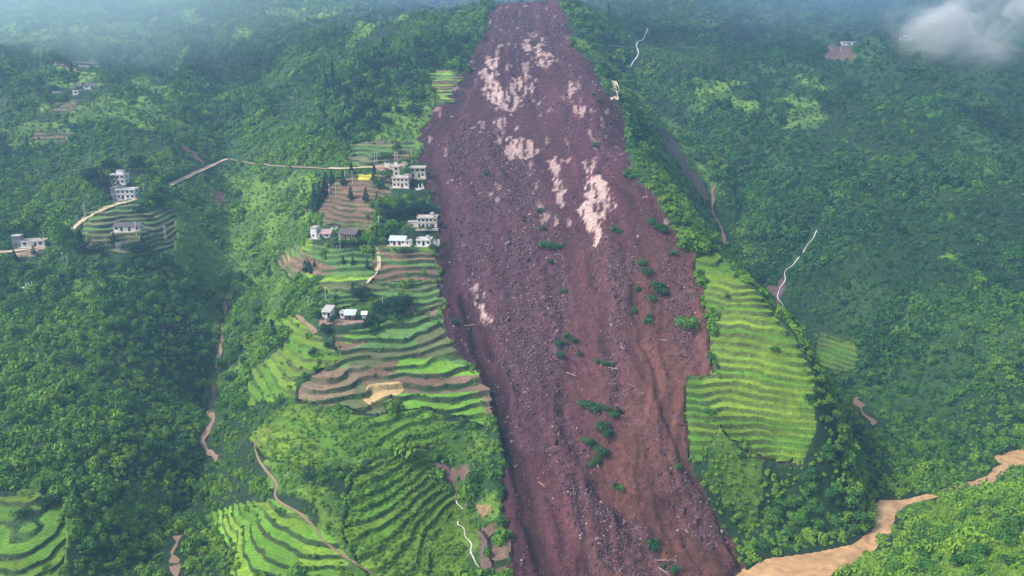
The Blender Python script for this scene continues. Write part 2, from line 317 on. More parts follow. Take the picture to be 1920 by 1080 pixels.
def field_colour(k, x, y, lev, ris, u, v, a1, a2):
    pal = np.array(PAL[FIELDS[k][0]]); seg = np.floor((x + fbm(x, y, 40, 2, 7) * 10) / 34); L_ = lev.astype(float)
    c = pal[(_hash(L_, seg, 300 + k) * 2.999).astype(int)] * (.84 + .32 * _hash(L_, seg, 400 + k))[:, None]
    for col, p in PLOTS: c[inpoly(u, v, p)] = col
    bare = (sstep(-.1, .3, a1) * .6)[:, None]; rs = ris[:, None] * {'overgrown': .45, 'meadow': .40, 'right': .72, 'grass': .7}.get(FIELDS[k][0], 1.0)
    c = c * (1 - rs) + (BANK * (1 - bare) + BANKSOIL * bare) * rs
    return np.clip(c * (1 + .24 * a2 + .22 * fbm(x, y, 1.6, 3, 105) + .12 * np.sin((x * .35 + y) * 5.2))[:, None], .004, .9)
# bare earth scars and village yards
SCARS = [((.17,.10,.085), [(815,865),(870,870),(880,915),(860,925),(835,900)]), ((.24,.16,.09), [(870,945),(918,950),(912,968),(875,975)]), ((.20,.10,.085), [(318,255),(335,262),(372,290),(385,305),(378,308),(350,288)]),
         ((.10,.062,.066), [(1432,520),(1475,522),(1462,575),(1450,555)]), ((.13,.085,.085), [(1215,215),(1260,255),(1330,370),(1318,372),(1262,300)]), ((.12,.07,.07), [(398,358),(425,360),(425,385),(405,385)]), ((.11,.075,.065), [(1555,85),(1600,88),(1600,115),(1545,112)]),
         ((.24,.17,.15), [(700,310),(760,308),(765,322),(735,325),(700,318)]), ((.30,.21,.16), [(20,462),(60,466),(85,462),(70,478),(25,480)]), ((.24,.16,.12), [(768,560),(800,575),(822,570),(815,600),(790,600),(770,590)]),
         ((.22,.15,.12), [(600,596),(690,600),(690,607),(600,605)]), ((.15,.10,.085), [(895,985),(925,990),(940,1060),(905,1070)])]
for col, p in SCARS:
    m = region(p) & ~slide & (n2 > -.45); C[m] = np.array(col) * (1 + .3 * n2[m])[:, None]
barescar = np.zeros(GZ.shape, bool)
for col, p in SCARS: barescar |= region(p) & (n2 > -.35)
# slide: purple brown debris, browner to the right, pale stripped rock
side = sstep(980, 1230, U + fbm(X, Y, 30, 3, 110) * 120) * sstep(300, 520, V)
tone = .75 * chute + .6 * fbm(X, Y * .3, 14, 4, 111)
cs = np.array((.053, .018, .029)) * (1 - side)[:, None] + np.array((.080, .033, .029)) * side[:, None]
cs = cs * np.clip(1 + .62 * tone - .45 * chan, .35, 2)[:, None] * (1 + .22 * fbm(X, Y, 2.0, 2, 113))[:, None] * (.80 + .2 * sstep(.0, .2, Q))[:, None]
cs = cs * (1 - rocky * .0)[:, None] + rocky[:, None] * np.array((.020, .012, .015)) * (.3 + .8 * (fbm(X, Y, 1.6, 2, 114) > .0))[:, None]
PALE = [[(912,105),(935,108),(934,150),(946,165),(942,188),(925,192),(902,158),(903,130)], [(932,192),(958,150),(985,128),(1002,145),(1000,186),(960,206),(930,207)], [(978,78),(1000,58),(1028,70),(1012,92),(980,96)], [(920,222),(946,220),(952,250),(966,260),(1002,253),(1008,280),(986,297),(950,292),(934,255)],
        [(1104,330),(1126,323),(1142,345),(1155,385),(1140,402),(1126,425),(1124,468),(1110,440),(1098,415),(1086,390),(1098,365)], [(1022,295),(1052,286),(1058,362),(1046,372)], [(1062,150),(1082,153),(1072,187),(1060,182)], [(1072,192),(1098,195),(1095,220),(1078,220)], [(884,532),(900,542),(924,604),(905,602)], [(1092,290),(1112,292),(1110,330),(1098,325)], [(1040,340),(1062,340),(1055,385),(1045,385)], [(1000,90),(1040,100),(1030,130),(1010,120)]]
pale = np.zeros(X.shape)
pu = U + fbm(X, Y, 5, 3, 120) * 10; pv = V + fbm(X, Y, 5, 3, 121) * 9
for j, p in enumerate(PALE): pale = np.maximum(pale, inpoly(pu, pv, p) * (1.0 if j in (0, 4) else .75))
streak = sstep(-.15, .15, fbm(X, Y * .22, 1.8, 3, 122, .7) + (pale - .75) * .9)
pale = np.maximum(pale * streak, .5 * sstep(.44, .56, fbm(X, Y * .3, 3.5, 4, 123)) * (V < 420))
pcol = np.array((.37, .27, .25)) * (1 + .25 * fbm(X, Y * .4, 3, 3, 124))[:, None]
C[sm] = cs * (1 - pale)[:, None] + pcol * pale[:, None]
C = np.clip(C, .004, .9)

# ------------------------------------------------------------------ materials
def new_mat(name):
    m = bpy.data.materials.new(name); m.use_nodes = True; nt = m.node_tree; return m, nt, nt.nodes['Principled BSDF']
def simple(name, col, rough=.8, noise=.15, scale=2.0, spec=.2, metal=0.0):
    m, nt, b = new_mat(name); b.inputs['Roughness'].default_value = rough; b.inputs['Specular IOR Level'].default_value = spec; b.inputs['Metallic'].default_value = metal
    tc = nt.nodes.new('ShaderNodeTexCoord'); nz = nt.nodes.new('ShaderNodeTexNoise'); nz.inputs['Scale'].default_value = scale; nz.inputs['Detail'].default_value = 4
    mx = nt.nodes.new('ShaderNodeMix'); mx.data_type = 'RGBA'
    mx.inputs['A'].default_value = (*[c * (1 - noise * 1.6) for c in col], 1); mx.inputs['B'].default_value = (*[min(1, c * (1 + noise)) for c in col], 1)
    nt.links.new(tc.outputs['Object'], nz.inputs['Vector']); nt.links.new(nz.outputs['Fac'], mx.inputs['Factor']); nt.links.new(mx.outputs['Result'], b.inputs['Base Color']); return m
def ground_mat(name, s1, s2, amt, bump, rough=.9):
    m, nt, b = new_mat(name); N = nt.nodes; L = nt.links
    b.inputs['Roughness'].default_value = rough; b.inputs['Specular IOR Level'].default_value = .15
    at = N.new('ShaderNodeAttribute'); at.attribute_name = 'Col'
    tc = N.new('ShaderNodeTexCoord')
    n1 = N.new('ShaderNodeTexNoise'); n1.inputs['Scale'].default_value = s1; n1.inputs['Detail'].default_value = 6; n1.inputs['Roughness'].default_value = .7
    n2 = N.new('ShaderNodeTexVoronoi'); n2.inputs['Scale'].default_value = s2
    L.new(tc.outputs['Object'], n1.inputs['Vector']); L.new(tc.outputs['Object'], n2.inputs['Vector'])
    mr = N.new('ShaderNodeMapRange'); mr.inputs['From Min'].default_value = .3; mr.inputs['From Max'].default_value = .7; mr.inputs['To Min'].default_value = 1 - amt; mr.inputs['To Max'].default_value = 1 + amt
    L.new(n1.outputs['Fac'], mr.inputs['Value'])
    m2 = N.new('ShaderNodeMapRange'); m2.inputs['From Max'].default_value = 1; m2.inputs['To Min'].default_value = 1 - amt * .6; m2.inputs['To Max'].default_value = 1 + amt * .6
    L.new(n2.outputs['Color'], m2.inputs['Value'])
    mu = N.new('ShaderNodeMath'); mu.operation = 'MULTIPLY'; L.new(mr.outputs[0], mu.inputs[0]); L.new(m2.outputs[0], mu.inputs[1])
    sc = N.new('ShaderNodeVectorMath'); sc.operation = 'SCALE'; L.new(at.outputs['Color'], sc.inputs[0]); L.new(mu.outputs[0], sc.inputs['Scale']); L.new(sc.outputs[0], b.inputs['Base Color'])
    bp = N.new('ShaderNodeBump'); bp.inputs['Strength'].default_value = .8; bp.inputs['Distance'].default_value = bump; L.new(n1.outputs['Fac'], bp.inputs['Height']); L.new(bp.outputs[0], b.inputs['Normal'])
    return m
M_GROUND = ground_mat('meadow_ground', .45, .8, .35, .6)
M_FIELD = ground_mat('field_ground', .8, 1.6, .30, .35)
M_SLIDE = ground_mat('debris_ground', .5, 1.1, .40, .7, .85)

# ------------------------------------------------------------------ ground meshes
def tag(o, label=None, cat=None, group=None, kind=None):
    for k, v in (('label', label), ('category', cat), ('group', group), ('kind', kind)):
        if v: o[k] = v
    return o
def link(name, me, mat=None, parent=None):
    o = bpy.data.objects.new(name, me); COL.objects.link(o); o.parent = parent
    if mat is not None and me is not None and not me.materials: me.materials.append(mat)
    return o
def empty(name, loc=(0, 0, 0), rz=0.0):
    o = bpy.data.objects.new(name, None); COL.objects.link(o); o.location = loc; o.rotation_euler = (0, 0, rz); o.empty_display_size = 1; return o
def mesh_np(name, V, Fq, col=None, smooth=True):
    me = bpy.data.meshes.new(name); V = np.asarray(V, np.float32); Fq = np.asarray(Fq, np.int32); k = Fq.shape[1]
    me.vertices.add(len(V)); me.vertices.foreach_set('co', V.ravel())
    me.loops.add(Fq.size); me.loops.foreach_set('vertex_index', Fq.ravel())
    me.polygons.add(len(Fq)); me.polygons.foreach_set('loop_start', np.arange(0, Fq.size, k, dtype=np.int32))
    me.update(calc_edges=True); me.polygons.foreach_set('use_smooth', np.full(len(Fq), bool(smooth)))
    if col is not None:
        a = me.color_attributes.new('Col', 'FLOAT_COLOR', 'POINT'); c = np.ones((len(V), 4), np.float32); c[:, :3] = col; a.data.foreach_set('color', c.ravel())
    return me
VV = np.stack([GX, GY, GZ], -1).reshape(-1, 3); CC = C.reshape(-1, 3)
ii = np.arange(NY * NX).reshape(NY, NX)
QUADS = np.stack([ii[:-1, :-1], ii[:-1, 1:], ii[1:, 1:], ii[1:, :-1]], -1).reshape(-1, 4)
fid = FID[:-1, :-1].ravel(); flev = LEV[:-1, :-1].ravel(); fsl = slide[:-1, :-1].ravel()
def sub(name, mask, mat, parent=None):
    q = QUADS[mask]; u, inv = np.unique(q, return_inverse=True)
    return link(name, mesh_np(name, VV[u], inv.reshape(-1, 4), CC[u]), mat, parent)
under = FID.ravel() >= 0; VV[under, 2] = (Z0.ravel() - np.array([f[2] * .75 + .6 for f in FIELDS] + [0])[FID.ravel()])[under]
CC[under] = BANKSOIL
tag(sub('hillside', ~fsl, M_GROUND), 'steep green mountainside of grass and earth under the woods', kind='structure')
tag(sub('landslide_ground', fsl, M_SLIDE), 'broad tongue of purplish brown landslide debris down the mountain', kind='structure')
NS = 3       # the terraced fields are built three times finer than the hillside
for k, (nm, poly, h, lb) in enumerate(FIELDS):
    fi_, fj_ = np.nonzero(FID[:-1, :-1] == k)
    if not len(fi_): continue
    a, b_ = [q.ravel() for q in np.meshgrid(np.arange(NS), np.arange(NS), indexing='ij')]
    I = (fi_[:, None] * NS + a).ravel(); J = (fj_[:, None] * NS + b_).ravel(); Wd = NX * NS + 5
    Qk = np.stack([I * Wd + J, I * Wd + J + 1, (I + 1) * Wd + J + 1, (I + 1) * Wd + J], -1)
    key, inv = np.unique(Qk, return_inverse=True); inv = inv.reshape(-1, 4); vi, vj = (key // Wd) / NS, (key % Wd) / NS
    G_ = lambda A_: bil(A_, vi, vj)
    x, y = G_(GX), G_(GY); z, lev, ris = terrace(k, x, y, G_(Z0)); col = field_colour(k, x, y, lev, ris, G_(WU), G_(WV), G_(n1), G_(n2)); P3 = np.stack([x, y, z], -1)
    org = P3.mean(0); P3 = P3 - org; p = empty('terraced_field', tuple(org)); tag(p, lb, kind='structure'); fl = lev[inv[:, 0]]
    for L_ in np.unique(fl):
        q = inv[fl == L_]; uu, iq = np.unique(q, return_inverse=True); link('terrace', mesh_np('terrace', P3[uu], iq.reshape(-1, 4), col[uu]), M_FIELD, p)
GZF = GZ
# ------------------------------------------------------------------ river water
mw, nt, b = new_mat('muddy_water'); N = nt.nodes
tc = N.new('ShaderNodeTexCoord'); nz = N.new('ShaderNodeTexNoise'); nz.inputs['Scale'].default_value = .10; nz.inputs['Detail'].default_value = 9; nz.inputs['Roughness'].default_value = .68; nz.inputs['Distortion'].default_value = 2.2
nt.links.new(tc.outputs['Object'], nz.inputs['Vector'])
cr = N.new('ShaderNodeValToRGB'); cr.color_ramp.elements[0].position = .35; cr.color_ramp.elements[0].color = (.26, .15, .085, 1); cr.color_ramp.elements[1].position = .68; cr.color_ramp.elements[1].color = (.54, .35, .165, 1)
nt.links.new(nz.outputs['Fac'], cr.inputs[0]); nt.links.new(cr.outputs[0], b.inputs['Base Color']); b.inputs['Roughness'].default_value = .35; b.inputs['Specular IOR Level'].default_value = .3
n3 = N.new('ShaderNodeTexNoise'); n3.inputs['Scale'].default_value = .9; n3.inputs['Detail'].default_value = 4; bp = N.new('ShaderNodeBump'); bp.inputs['Distance'].default_value = .25; bp.inputs['Strength'].default_value = .6
nt.links.new(tc.outputs['Object'], n3.inputs['Vector']); nt.links.new(n3.outputs['Fac'], bp.inputs['Height']); nt.links.new(bp.outputs[0], b.inputs['Normal'])
rm = RIVMASK.copy()
for _ in range(3):
    g = rm.copy(); g[1:] |= rm[:-1]; g[:-1] |= rm[1:]; g[:, 1:] |= rm[:, :-1]; g[:, :-1] |= rm[:, 1:]; rm = g
q = QUADS[rm[:-1, :-1].ravel()]; u, inv = np.unique(q, return_inverse=True); wv_ = VV[u].copy(); wv_[:, 2] = 0.0
tag(link('river', mesh_np('river', wv_, inv.reshape(-1, 4)), mw), 'muddy tan river bending through the valley floor', kind='structure')

# ------------------------------------------------------------------ roads, paths and streams draped on the ground
def ribbon(name, pix, width, mat, lift=.18, n=5, world=None, jitter=.12, smooth_z=True, mean=0.0):
    P = cast(*dens(pix, 5).T) if world is None else world
    for _ in range(3): P[1:-1] = (P[:-2] + 2 * P[1:-1] + P[2:]) / 4
    T = np.gradient(P[:, :2], axis=0); T /= np.linalg.norm(T, axis=1)[:, None] + 1e-9; Nn = np.stack([-T[:, 1], T[:, 0]], -1)
    ar = np.arange(len(P)); sd = int(abs(P[0, 0]) * 7) % 97; wv = width * np.clip(1 + jitter * (vn(ar * .45, 0 * ar, sd) + .7 * vn(ar * 1.3, 0 * ar, sd + 3)), .18, 3); rows = []
    P[1:-1, :2] += Nn[1:-1] * (mean * width * vn(ar * .33, 0 * ar, sd + 9))[1:-1, None]
    for k in np.linspace(-.5, .5, n):
        xy = P[:, :2] + Nn * (wv * k)[:, None]; z = height(xy[:, 0], xy[:, 1]); rows.append(np.concatenate([xy, (z + lift)[:, None]], 1))
    G = np.stack(rows, 1)
    if smooth_z: G[..., 2] = np.maximum(G[..., 2], G[..., 2].mean(1, keepdims=True))
    m = len(P); idx = np.arange(m * n).reshape(m, n); q = np.stack([idx[:-1, :-1], idx[:-1, 1:], idx[1:, 1:], idx[1:, :-1]], -1).reshape(-1, 4)
    return link(name, mesh_np(name, G.reshape(-1, 3), q), mat), P
M_ROAD = simple('pale_dirt_road', (.42, .34, .23), .9, .2, .6); M_PATH = simple('trodden_path', (.21, .155, .10), .9, .2, .8)
M_STREAM = simple('silty_stream', (.25, .16, .11), .5, .6, 1.6); M_FALL = simple('white_water', (.50, .49, .48), .5, .15, .6); M_CONC = simple('pale_concrete', (.40, .36, .31), .85, .15, .8)
CLEAR = []; M_FARROAD = simple('grey_mountain_road', (.15, .15, .13), .9, .2, .6)
def way(name, pix, width, mat, label, clear):
    wet = mat in (M_STREAM, M_FALL); o, P = ribbon(name, pix, width, mat, jitter=.4 if mat is M_FALL else .85 if wet else .35 if name == 'path' else .12, mean=3.0 if mat is M_FALL else .7 if wet else 0); tag(o, label, kind='structure'); CLEAR.append((P[::3, :2], clear)); return o
way('road', [(-60,480),(0,474),(22,472),(58,467),(90,458)], 2.6, M_ROAD, 'pale dirt road passing the grey gabled house', 3.2)
way('road', [(136,430),(150,417),(175,402),(205,388),(246,378),(262,369),(275,366)], 2.6, M_ROAD, 'pale dirt road crossing the terraces by the white houses', 3.5)
way('road', [(320,348),(350,334),(383,318),(400,308),(428,298)], 2.2, M_ROAD, 'pale dirt road climbing to the bare red gully head', 2.6)
way('road', [(428,298),(445,302),(480,308),(520,313),(570,315),(615,317)], 1.3, M_PATH, 'narrow overgrown track contouring from the gully to the village', 1.6)
way('road', [(615,317),(650,317),(690,314),(720,314),(752,321)], 2.4, M_ROAD, 'pale dirt road ending among the village houses', 2.6)
way('road', [(1140,86),(1180,90),(1225,92),(1280,88)], 1.2, M_FARROAD, 'thin mountain road crossed by the waterfall', 4)
way('road', [(1150,152),(1156,160),(1157,172),(1152,186)], 4.5, M_ROAD, 'short stub of pale road broken off at the landslide edge', 4)
way('path', [(700,460),(709,472),(712,498),(704,515),(688,531)], 1.6, M_ROAD, 'pale footpath winding down through the grassy terraces', 2)
way('path', [(555,592),(572,608),(592,626)], 1.6, M_PATH, 'short brown footpath above the grassy slope', 2)
way('path', [(510,800),(475,832),(485,865),(508,895),(522,910),(512,930),(525,945),(560,962),(590,990),(605,1015),(640,1040),(700,1078)], .75, M_PATH, 'brown footpath zigzagging down beside the vivid terraces', 1.7)
way('stream', [(428,555),(418,600),(414,635),(405,690)], 1.5, M_STREAM, 'silty upper stream in the wooded gully', 2.0)
way('stream', [(392,712),(400,735),(390,765),(396,795),(384,820),(376,832),(398,858),(401,875)], 1.8, M_STREAM, 'silty stream tumbling through the wooded gully', 2.8)
way('stream', [(334,1005),(328,1020),(320,1050),(326,1085)], 1.7, M_STREAM, 'silty stream at the mouth of the wooded gully', 2.8)
way('stream', [(1341,345),(1337,375),(1336,398),(1350,425),(1354,455)], 1.9, M_STREAM, 'silty stream in the deep gully behind the ridge', 3)
way('stream', [(1609,745),(1620,765),(1628,780),(1635,798)], 3.0, M_STREAM, 'tan stream dropping to the river between wooded banks', 4.5)
way('waterfall', [(1214,54),(1208,72),(1195,90),(1190,108),(1182,120),(1179,134)], 0.9, M_FALL, 'white waterfall streaming down beyond the landslide crest', 4)
way('waterfall', [(1531,433),(1518,455),(1495,482),(1475,508),(1466,530),(1458,560),(1470,576),(1476,584)], 0.45, M_FALL, 'thin white cascade down the far wooded slope', 3)
way('waterfall', [(858,978),(875,1000),(884,1025),(894,1045),(899,1066)], 0.40, M_FALL, 'small white cascade beside the bare brown terraces', 2.2)
way('waterfall', [(856,925),(862,940),(868,955)], .4, M_FALL, 'small white trickle below the bare earth scar', 1.6)

# ------------------------------------------------------------------ foliage: clumps of leaf faces
def foliage_mat(name, ramp, transl=.22):
    m = bpy.data.materials.new(name); m.use_nodes = True; nt = m.node_tree; N = nt.nodes; L = nt.links; N.remove(N['Principled BSDF'])
    at = N.new('ShaderNodeAttribute'); at.attribute_type = 'INSTANCER'; at.attribute_name = 'tint'
    oi = N.new('ShaderNodeObjectInfo'); lv = N.new('ShaderNodeAttribute'); lv.attribute_name = 'leaf'
    a = N.new('ShaderNodeMath'); a.operation = 'MULTIPLY_ADD'; a.inputs[1].default_value = .26; L.new(oi.outputs['Random'], a.inputs[0])
    L.new(at.outputs['Fac'], a.inputs[2])
    c = N.new('ShaderNodeMath'); c.operation = 'MULTIPLY_ADD'; c.inputs[1].default_value = .30; L.new(lv.outputs['Fac'], c.inputs[0]); L.new(a.outputs[0], c.inputs[2])
    r = N.new('ShaderNodeValToRGB'); e = r.color_ramp.elements
    e[0].position, e[0].color = ramp[0][0], (*ramp[0][1], 1); e[1].position, e[1].color = ramp[-1][0], (*ramp[-1][1], 1)
    for p, col in ramp[1:-1]: q = e.new(p); q.color = (*col, 1)
    L.new(c.outputs[0], r.inputs[0])
    d = N.new('ShaderNodeBsdfDiffuse'); t = N.new('ShaderNodeBsdfTranslucent'); mx = N.new('ShaderNodeMixShader'); mx.inputs[0].default_value = transl
    L.new(r.outputs[0], d.inputs[0]); L.new(r.outputs[0], t.inputs[0]); L.new(d.outputs[0], mx.inputs[1]); L.new(t.outputs[0], mx.inputs[2]); L.new(mx.outputs[0], N['Material Output'].inputs['Surface'])
    return m
RAMP = [(.0, (.010, .040, .024)), (.35, (.026, .094, .036)), (.65, (.054, .162, .040)), (.95, (.105, .240, .038)), (1.3, (.175, .310, .038))]
RAMP = [(p / 1.3, c) for p, c in RAMP]
M_LEAF = foliage_mat('leaves', RAMP)
M_DARK = foliage_mat('conifer_needles', [(0, (.008, .026, .022)), (.6, (.020, .060, .036)), (1, (.038, .095, .038))], .1)
M_BARK = simple('bark', (.075, .055, .04), .9, .3, 3)
def leaf_mesh(name, pos, nrm, size, rg, core=None):
    """one quad per leaf spray"""
    n = len(pos); nrm = nrm + rg.normal(0, .45, (n, 3)); nrm /= np.linalg.norm(nrm, axis=1)[:, None] + 1e-9
    a = np.cross(nrm, rg.normal(0, 1, (n, 3))); a /= np.linalg.norm(a, axis=1)[:, None] + 1e-9; b = np.cross(nrm, a)
    s = size[:, None] * .5; k = rg.uniform(.55, 1.0, (n, 1))
    V = np.stack([pos - a * s - b * s * k * .4, pos + b * s * k * -.9 + a * s * .3, pos + a * s + b * s * k * .4, pos + b * s * k * .9 - a * s * .3], 1).reshape(-1, 3)
    Fq = np.arange(4 * n).reshape(n, 4); lf = np.repeat(rg.uniform(0, 1, n), 4)
    me = mesh_np(name, V, Fq, None, False); at = me.attributes.new('leaf', 'FLOAT', 'POINT'); at.data.foreach_set('value', lf.astype(np.float32)); return me
def dome_pts(n, rg, lobes=5, squash=1.0, low=-.25):
    lob = rg.normal(0, 1, (lobes, 3)); lob[:, 2] = np.abs(lob[:, 2]) * .8 + .05; lob /= np.linalg.norm(lob, axis=1)[:, None]
    cen = lob * rg.uniform(.34, .55, (lobes, 1)); rad = rg.uniform(.38, .56, lobes)
    k = rg.integers(0, lobes, n); d = rg.normal(0, 1, (n, 3)); d /= np.linalg.norm(d, axis=1)[:, None]; d[:, 2] = np.where(d[:, 2] < low, -d[:, 2], d[:, 2])
    p = cen[k] + d * (rad[k] * rg.uniform(.75, 1.05, n))[:, None]; p[:, 2] = np.maximum(p[:, 2], .02) * squash
    return p, d
clumps = []
for k in range(6):
    rg = np.random.default_rng(40 + k); n = 210
    p, d = dome_pts(n, rg, 4 + k % 4, rg.uniform(.85, 1.25)); clumps.append(leaf_mesh('leaf_clump', p, d, rg.uniform(.17, .33, n), rg))
for k in range(2):     # pointed conifer-like crowns
    rg = np.random.default_rng(60 + k); n = 200; h = rg.uniform(0, 1, n) ** 1.3; r = (1 - h) * .52 * rg.uniform(.6, 1.05, n) + .02; a = rg.uniform(0, 2 * math.pi, n)
    p = np.stack([np.cos(a) * r, np.sin(a) * r, h * 2.3 + .1], -1); d = np.stack([np.cos(a), np.sin(a), .5 + 0 * a], -1); clumps.append(leaf_mesh('needle_clump', p, d, rg.uniform(.16, .30, n), rg))
for k, me in enumerate(clumps): me.materials.append(M_LEAF if k < 6 else M_DARK)
def gn_scatter(name, pts, rot, scl, idx, tint, meshes, label):
    me = bpy.data.meshes.new(name); n = len(pts); me.vertices.add(n); me.vertices.foreach_set('co', np.asarray(pts, np.float32).ravel())
    for nm, ty, key, arr in (('rotv', 'FLOAT_VECTOR', 'vector', rot), ('sclv', 'FLOAT_VECTOR', 'vector', scl), ('vi', 'INT', 'value', idx), ('tint', 'FLOAT', 'value', tint)):
        a = me.attributes.new(nm, ty, 'POINT'); a.data.foreach_set(key, np.asarray(arr, np.int32 if ty == 'INT' else np.float32).ravel())
    o = link(name, me); tag(o, label, name.replace('_', ' '), kind='stuff')
    src = bpy.data.collections.new(name + '_pieces')
    for k, m in enumerate(meshes): src.objects.link(bpy.data.objects.new(f'{m.name}_{k:02d}', m))
    g = bpy.data.node_groups.new(name, 'GeometryNodeTree'); g.interface.new_socket('Geometry', in_out='INPUT', socket_type='NodeSocketGeometry'); g.interface.new_socket('Geometry', in_out='OUTPUT', socket_type='NodeSocketGeometry')
    N = g.nodes; L = g.links; gi = N.new('NodeGroupInput'); go = N.new('NodeGroupOutput'); ip = N.new('GeometryNodeInstanceOnPoints'); ci = N.new('GeometryNodeCollectionInfo')
    ci.inputs['Collection'].default_value = src; ci.inputs['Separate Children'].default_value = True; ci.inputs['Reset Children'].default_value = True
    def na(nm, ty): q = N.new('GeometryNodeInputNamedAttribute'); q.data_type = ty; q.inputs['Name'].default_value = nm; return q.outputs['Attribute']
    L.new(gi.outputs[0], ip.inputs['Points']); L.new(ci.outputs[0], ip.inputs['Instance']); ip.inputs['Pick Instance'].default_value = True
    L.new(na('vi', 'INT'), ip.inputs['Instance Index']); L.new(na('rotv', 'FLOAT_VECTOR'), ip.inputs['Rotation']); L.new(na('sclv', 'FLOAT_VECTOR'), ip.inputs['Scale']); L.new(ip.outputs[0], go.inputs[0])
    o.modifiers.new('scatter', 'NODES').node_group = g; return o
def grid_ij(x, y):
    i = np.clip(np.rint(np.interp(y, ys, np.arange(NY))).astype(int), 0, NY - 1); j = np.clip(np.rint((x / (.86 * y + 75) + 1) * .5 * (NX - 1)).astype(int), 0, NX - 1); return i, j
def jitter_pts(y0, y1, s):
    out = []
    y = y0
    while y < y1:
        d = s * (1 + max(0, y - 350) * .0016); w = .84 * y + 60; x = np.arange(-w, w, d)
        out.append(np.stack([x + rng.uniform(-.5, .5, len(x)) * d, y + rng.uniform(-.5, .5, len(x)) * d], -1)); y += d * .9
    return np.concatenate(out)
KEEP = []      # (x, y, radius) kept free for the trees that stand on their own
def cleared(x, y, extra=0.0):
    m = np.zeros(x.shape, bool)
    for P, w in CLEAR:
        bx = (x > P[:, 0].min() - w) & (x < P[:, 0].max() + w) & (y > P[:, 1].min() - w) & (y < P[:, 1].max() + w)
        if bx.any(): m[bx] |= linedist(x[bx], y[bx], [tuple(p) for p in P]) < w + extra
    for (px, py, r), p in zip(PADS, PADP): m |= np.hypot(x - p[0], (y - p[1]) * .8 + 1.2) < r * .95 + extra
    for kx, ky, kr in KEEP: m |= (np.abs(x - kx) < kr) & (np.abs(y - ky) < kr)
    return m

# ------------------------------------------------------------------ single trees
def tube_mesh(name, segs, sides=6):
    V = []; Fq = []
    for p0, p1, r0, r1 in segs:
        p0 = np.array(p0, float); p1 = np.array(p1, float); ax = p1 - p0; ax /= np.linalg.norm(ax); a = np.cross(ax, (0.3, .9, .2)); a /= np.linalg.norm(a); b = np.cross(ax, a); s = len(V)
        for p, r in ((p0, r0), (p1, r1)):
            for k in range(sides): t = 2 * math.pi * k / sides; V.append(p + (a * math.cos(t) + b * math.sin(t)) * r)
        for k in range(sides): Fq.append((s + k, s + (k + 1) % sides, s + sides + (k + 1) % sides, s + sides + k))
    return mesh_np(name, V, Fq, None, True)
TREES = {}
def broad(seed, spread, n=620):      # unit height 1
    rg = np.random.default_rng(seed); p, d = dome_pts(n, rg, 8, 1.0, -.5); p = p * np.array((spread, spread, .72)); p[:, 2] += .22
    cr = leaf_mesh('crown', p, d, rg.uniform(.06, .13, n), rg); cr.materials.append(M_LEAF)
    seg = [((0, 0, -.15), (0.01, 0, .35), .032, .022)] + [((0.01, 0, .30), (math.cos(a) * spread * .4, math.sin(a) * spread * .4, rg.uniform(.45, .7)), .016, .006) for a in np.arange(5) * 1.256 + rg.uniform(0, 1)]
    tr = tube_mesh('trunk', seg); tr.materials.append(M_BARK); return tr, cr
def conifer(seed, spread, n=520):
    rg = np.random.default_rng(seed); h = rg.uniform(0, 1, n) ** 1.25; lay = np.abs(np.sin(h * 26)) * .35 + .65; r = (1 - h) ** .85 * spread * rg.uniform(.35, 1.0, n) * lay + .01; a = rg.uniform(0, 2 * math.pi, n)
    p = np.stack([np.cos(a) * r, np.sin(a) * r, h * .9 + .1], -1); d = np.stack([np.cos(a) * .6, np.sin(a) * .6, .8 + 0 * a], -1)
    cr = leaf_mesh('crown', p, d, rg.uniform(.05, .12, n) * (1.1 - .5 * h), rg); cr.materials.append(M_DARK)
    tr = tube_mesh('trunk', [((0, 0, -.12), (0, 0, .6), .025, .012), ((0, 0, .6), (0, 0, .97), .012, .002)]); tr.materials.append(M_BARK); return tr, cr
TREES['broad'] = [broad(1, .62), broad(2, .55), broad(3, .72), broad(4, .5)]
TREES['conifer'] = [conifer(11, .26), conifer(12, .32), conifer(13, .22)]
def dark_copy(pair):
    tr, cr = pair; c = cr.copy(); c.materials.clear(); c.materials.append(M_DARK); return tr, c
TREES['dark'] = [dark_copy(p) for p in TREES['broad'][:3]]
tree_n = 0
def tree(kind, p, h, label, group, name, wide=1.0):
    global tree_n
    tr, cr = TREES[kind][tree_n % len(TREES[kind])]; tree_n += 1
    o = empty(name, (p[0], p[1], p[2] - .1), rng.uniform(0, 6.28)); o.scale = (h * wide, h * wide, h); tag(o, label, 'tree' if 'tree' in name else 'shrub', group)
    a = link('trunk', tr, None, o); b = link('crown', cr, None, o); b['tint'] = float(rng.uniform(0, .15) if 'shrub' in name else rng.uniform(.12, .42)); KEEP.append((p[0], p[1], h * .3 * wide)); return o
def px_tree(kind, px, py, hpx, label, group, name, wide=1.0):
    p = cast1(px, py); d = np.linalg.norm(p - np.array([0, 0, CAMZ])); return tree(kind, p, hpx * d / F, label, group, name, wide)
def batch(kind, lst, label, group, name, wide=1.0):
    for t in lst: px_tree(kind, t[0], t[1], t[2], label, group, name, t[3] if len(t) > 3 else wide)
px_tree('broad', 111, 460, 58, 'tall bright green broadleaf tree beside the grey gabled house', 'trees by the dirt road', 'broadleaf_tree', .75)
px_tree('conifer', 153, 474, 40, 'tall dark conifer next to the tall bright green tree', 'trees by the dirt road', 'conifer_tree', 1.2)
px_tree('broad', 1286, 618, 36, 'lone leafy green tree standing on the landslide debris', None, 'broadleaf_tree', 1.15)
px_tree('dark', 677, 563, 36, 'large round dark tree standing alone below the footpath', None, 'broadleaf_tree', .95)
px_tree('broad', 760, 334, 30, 'bushy green tree growing between the village houses', None, 'broadleaf_tree', .85)
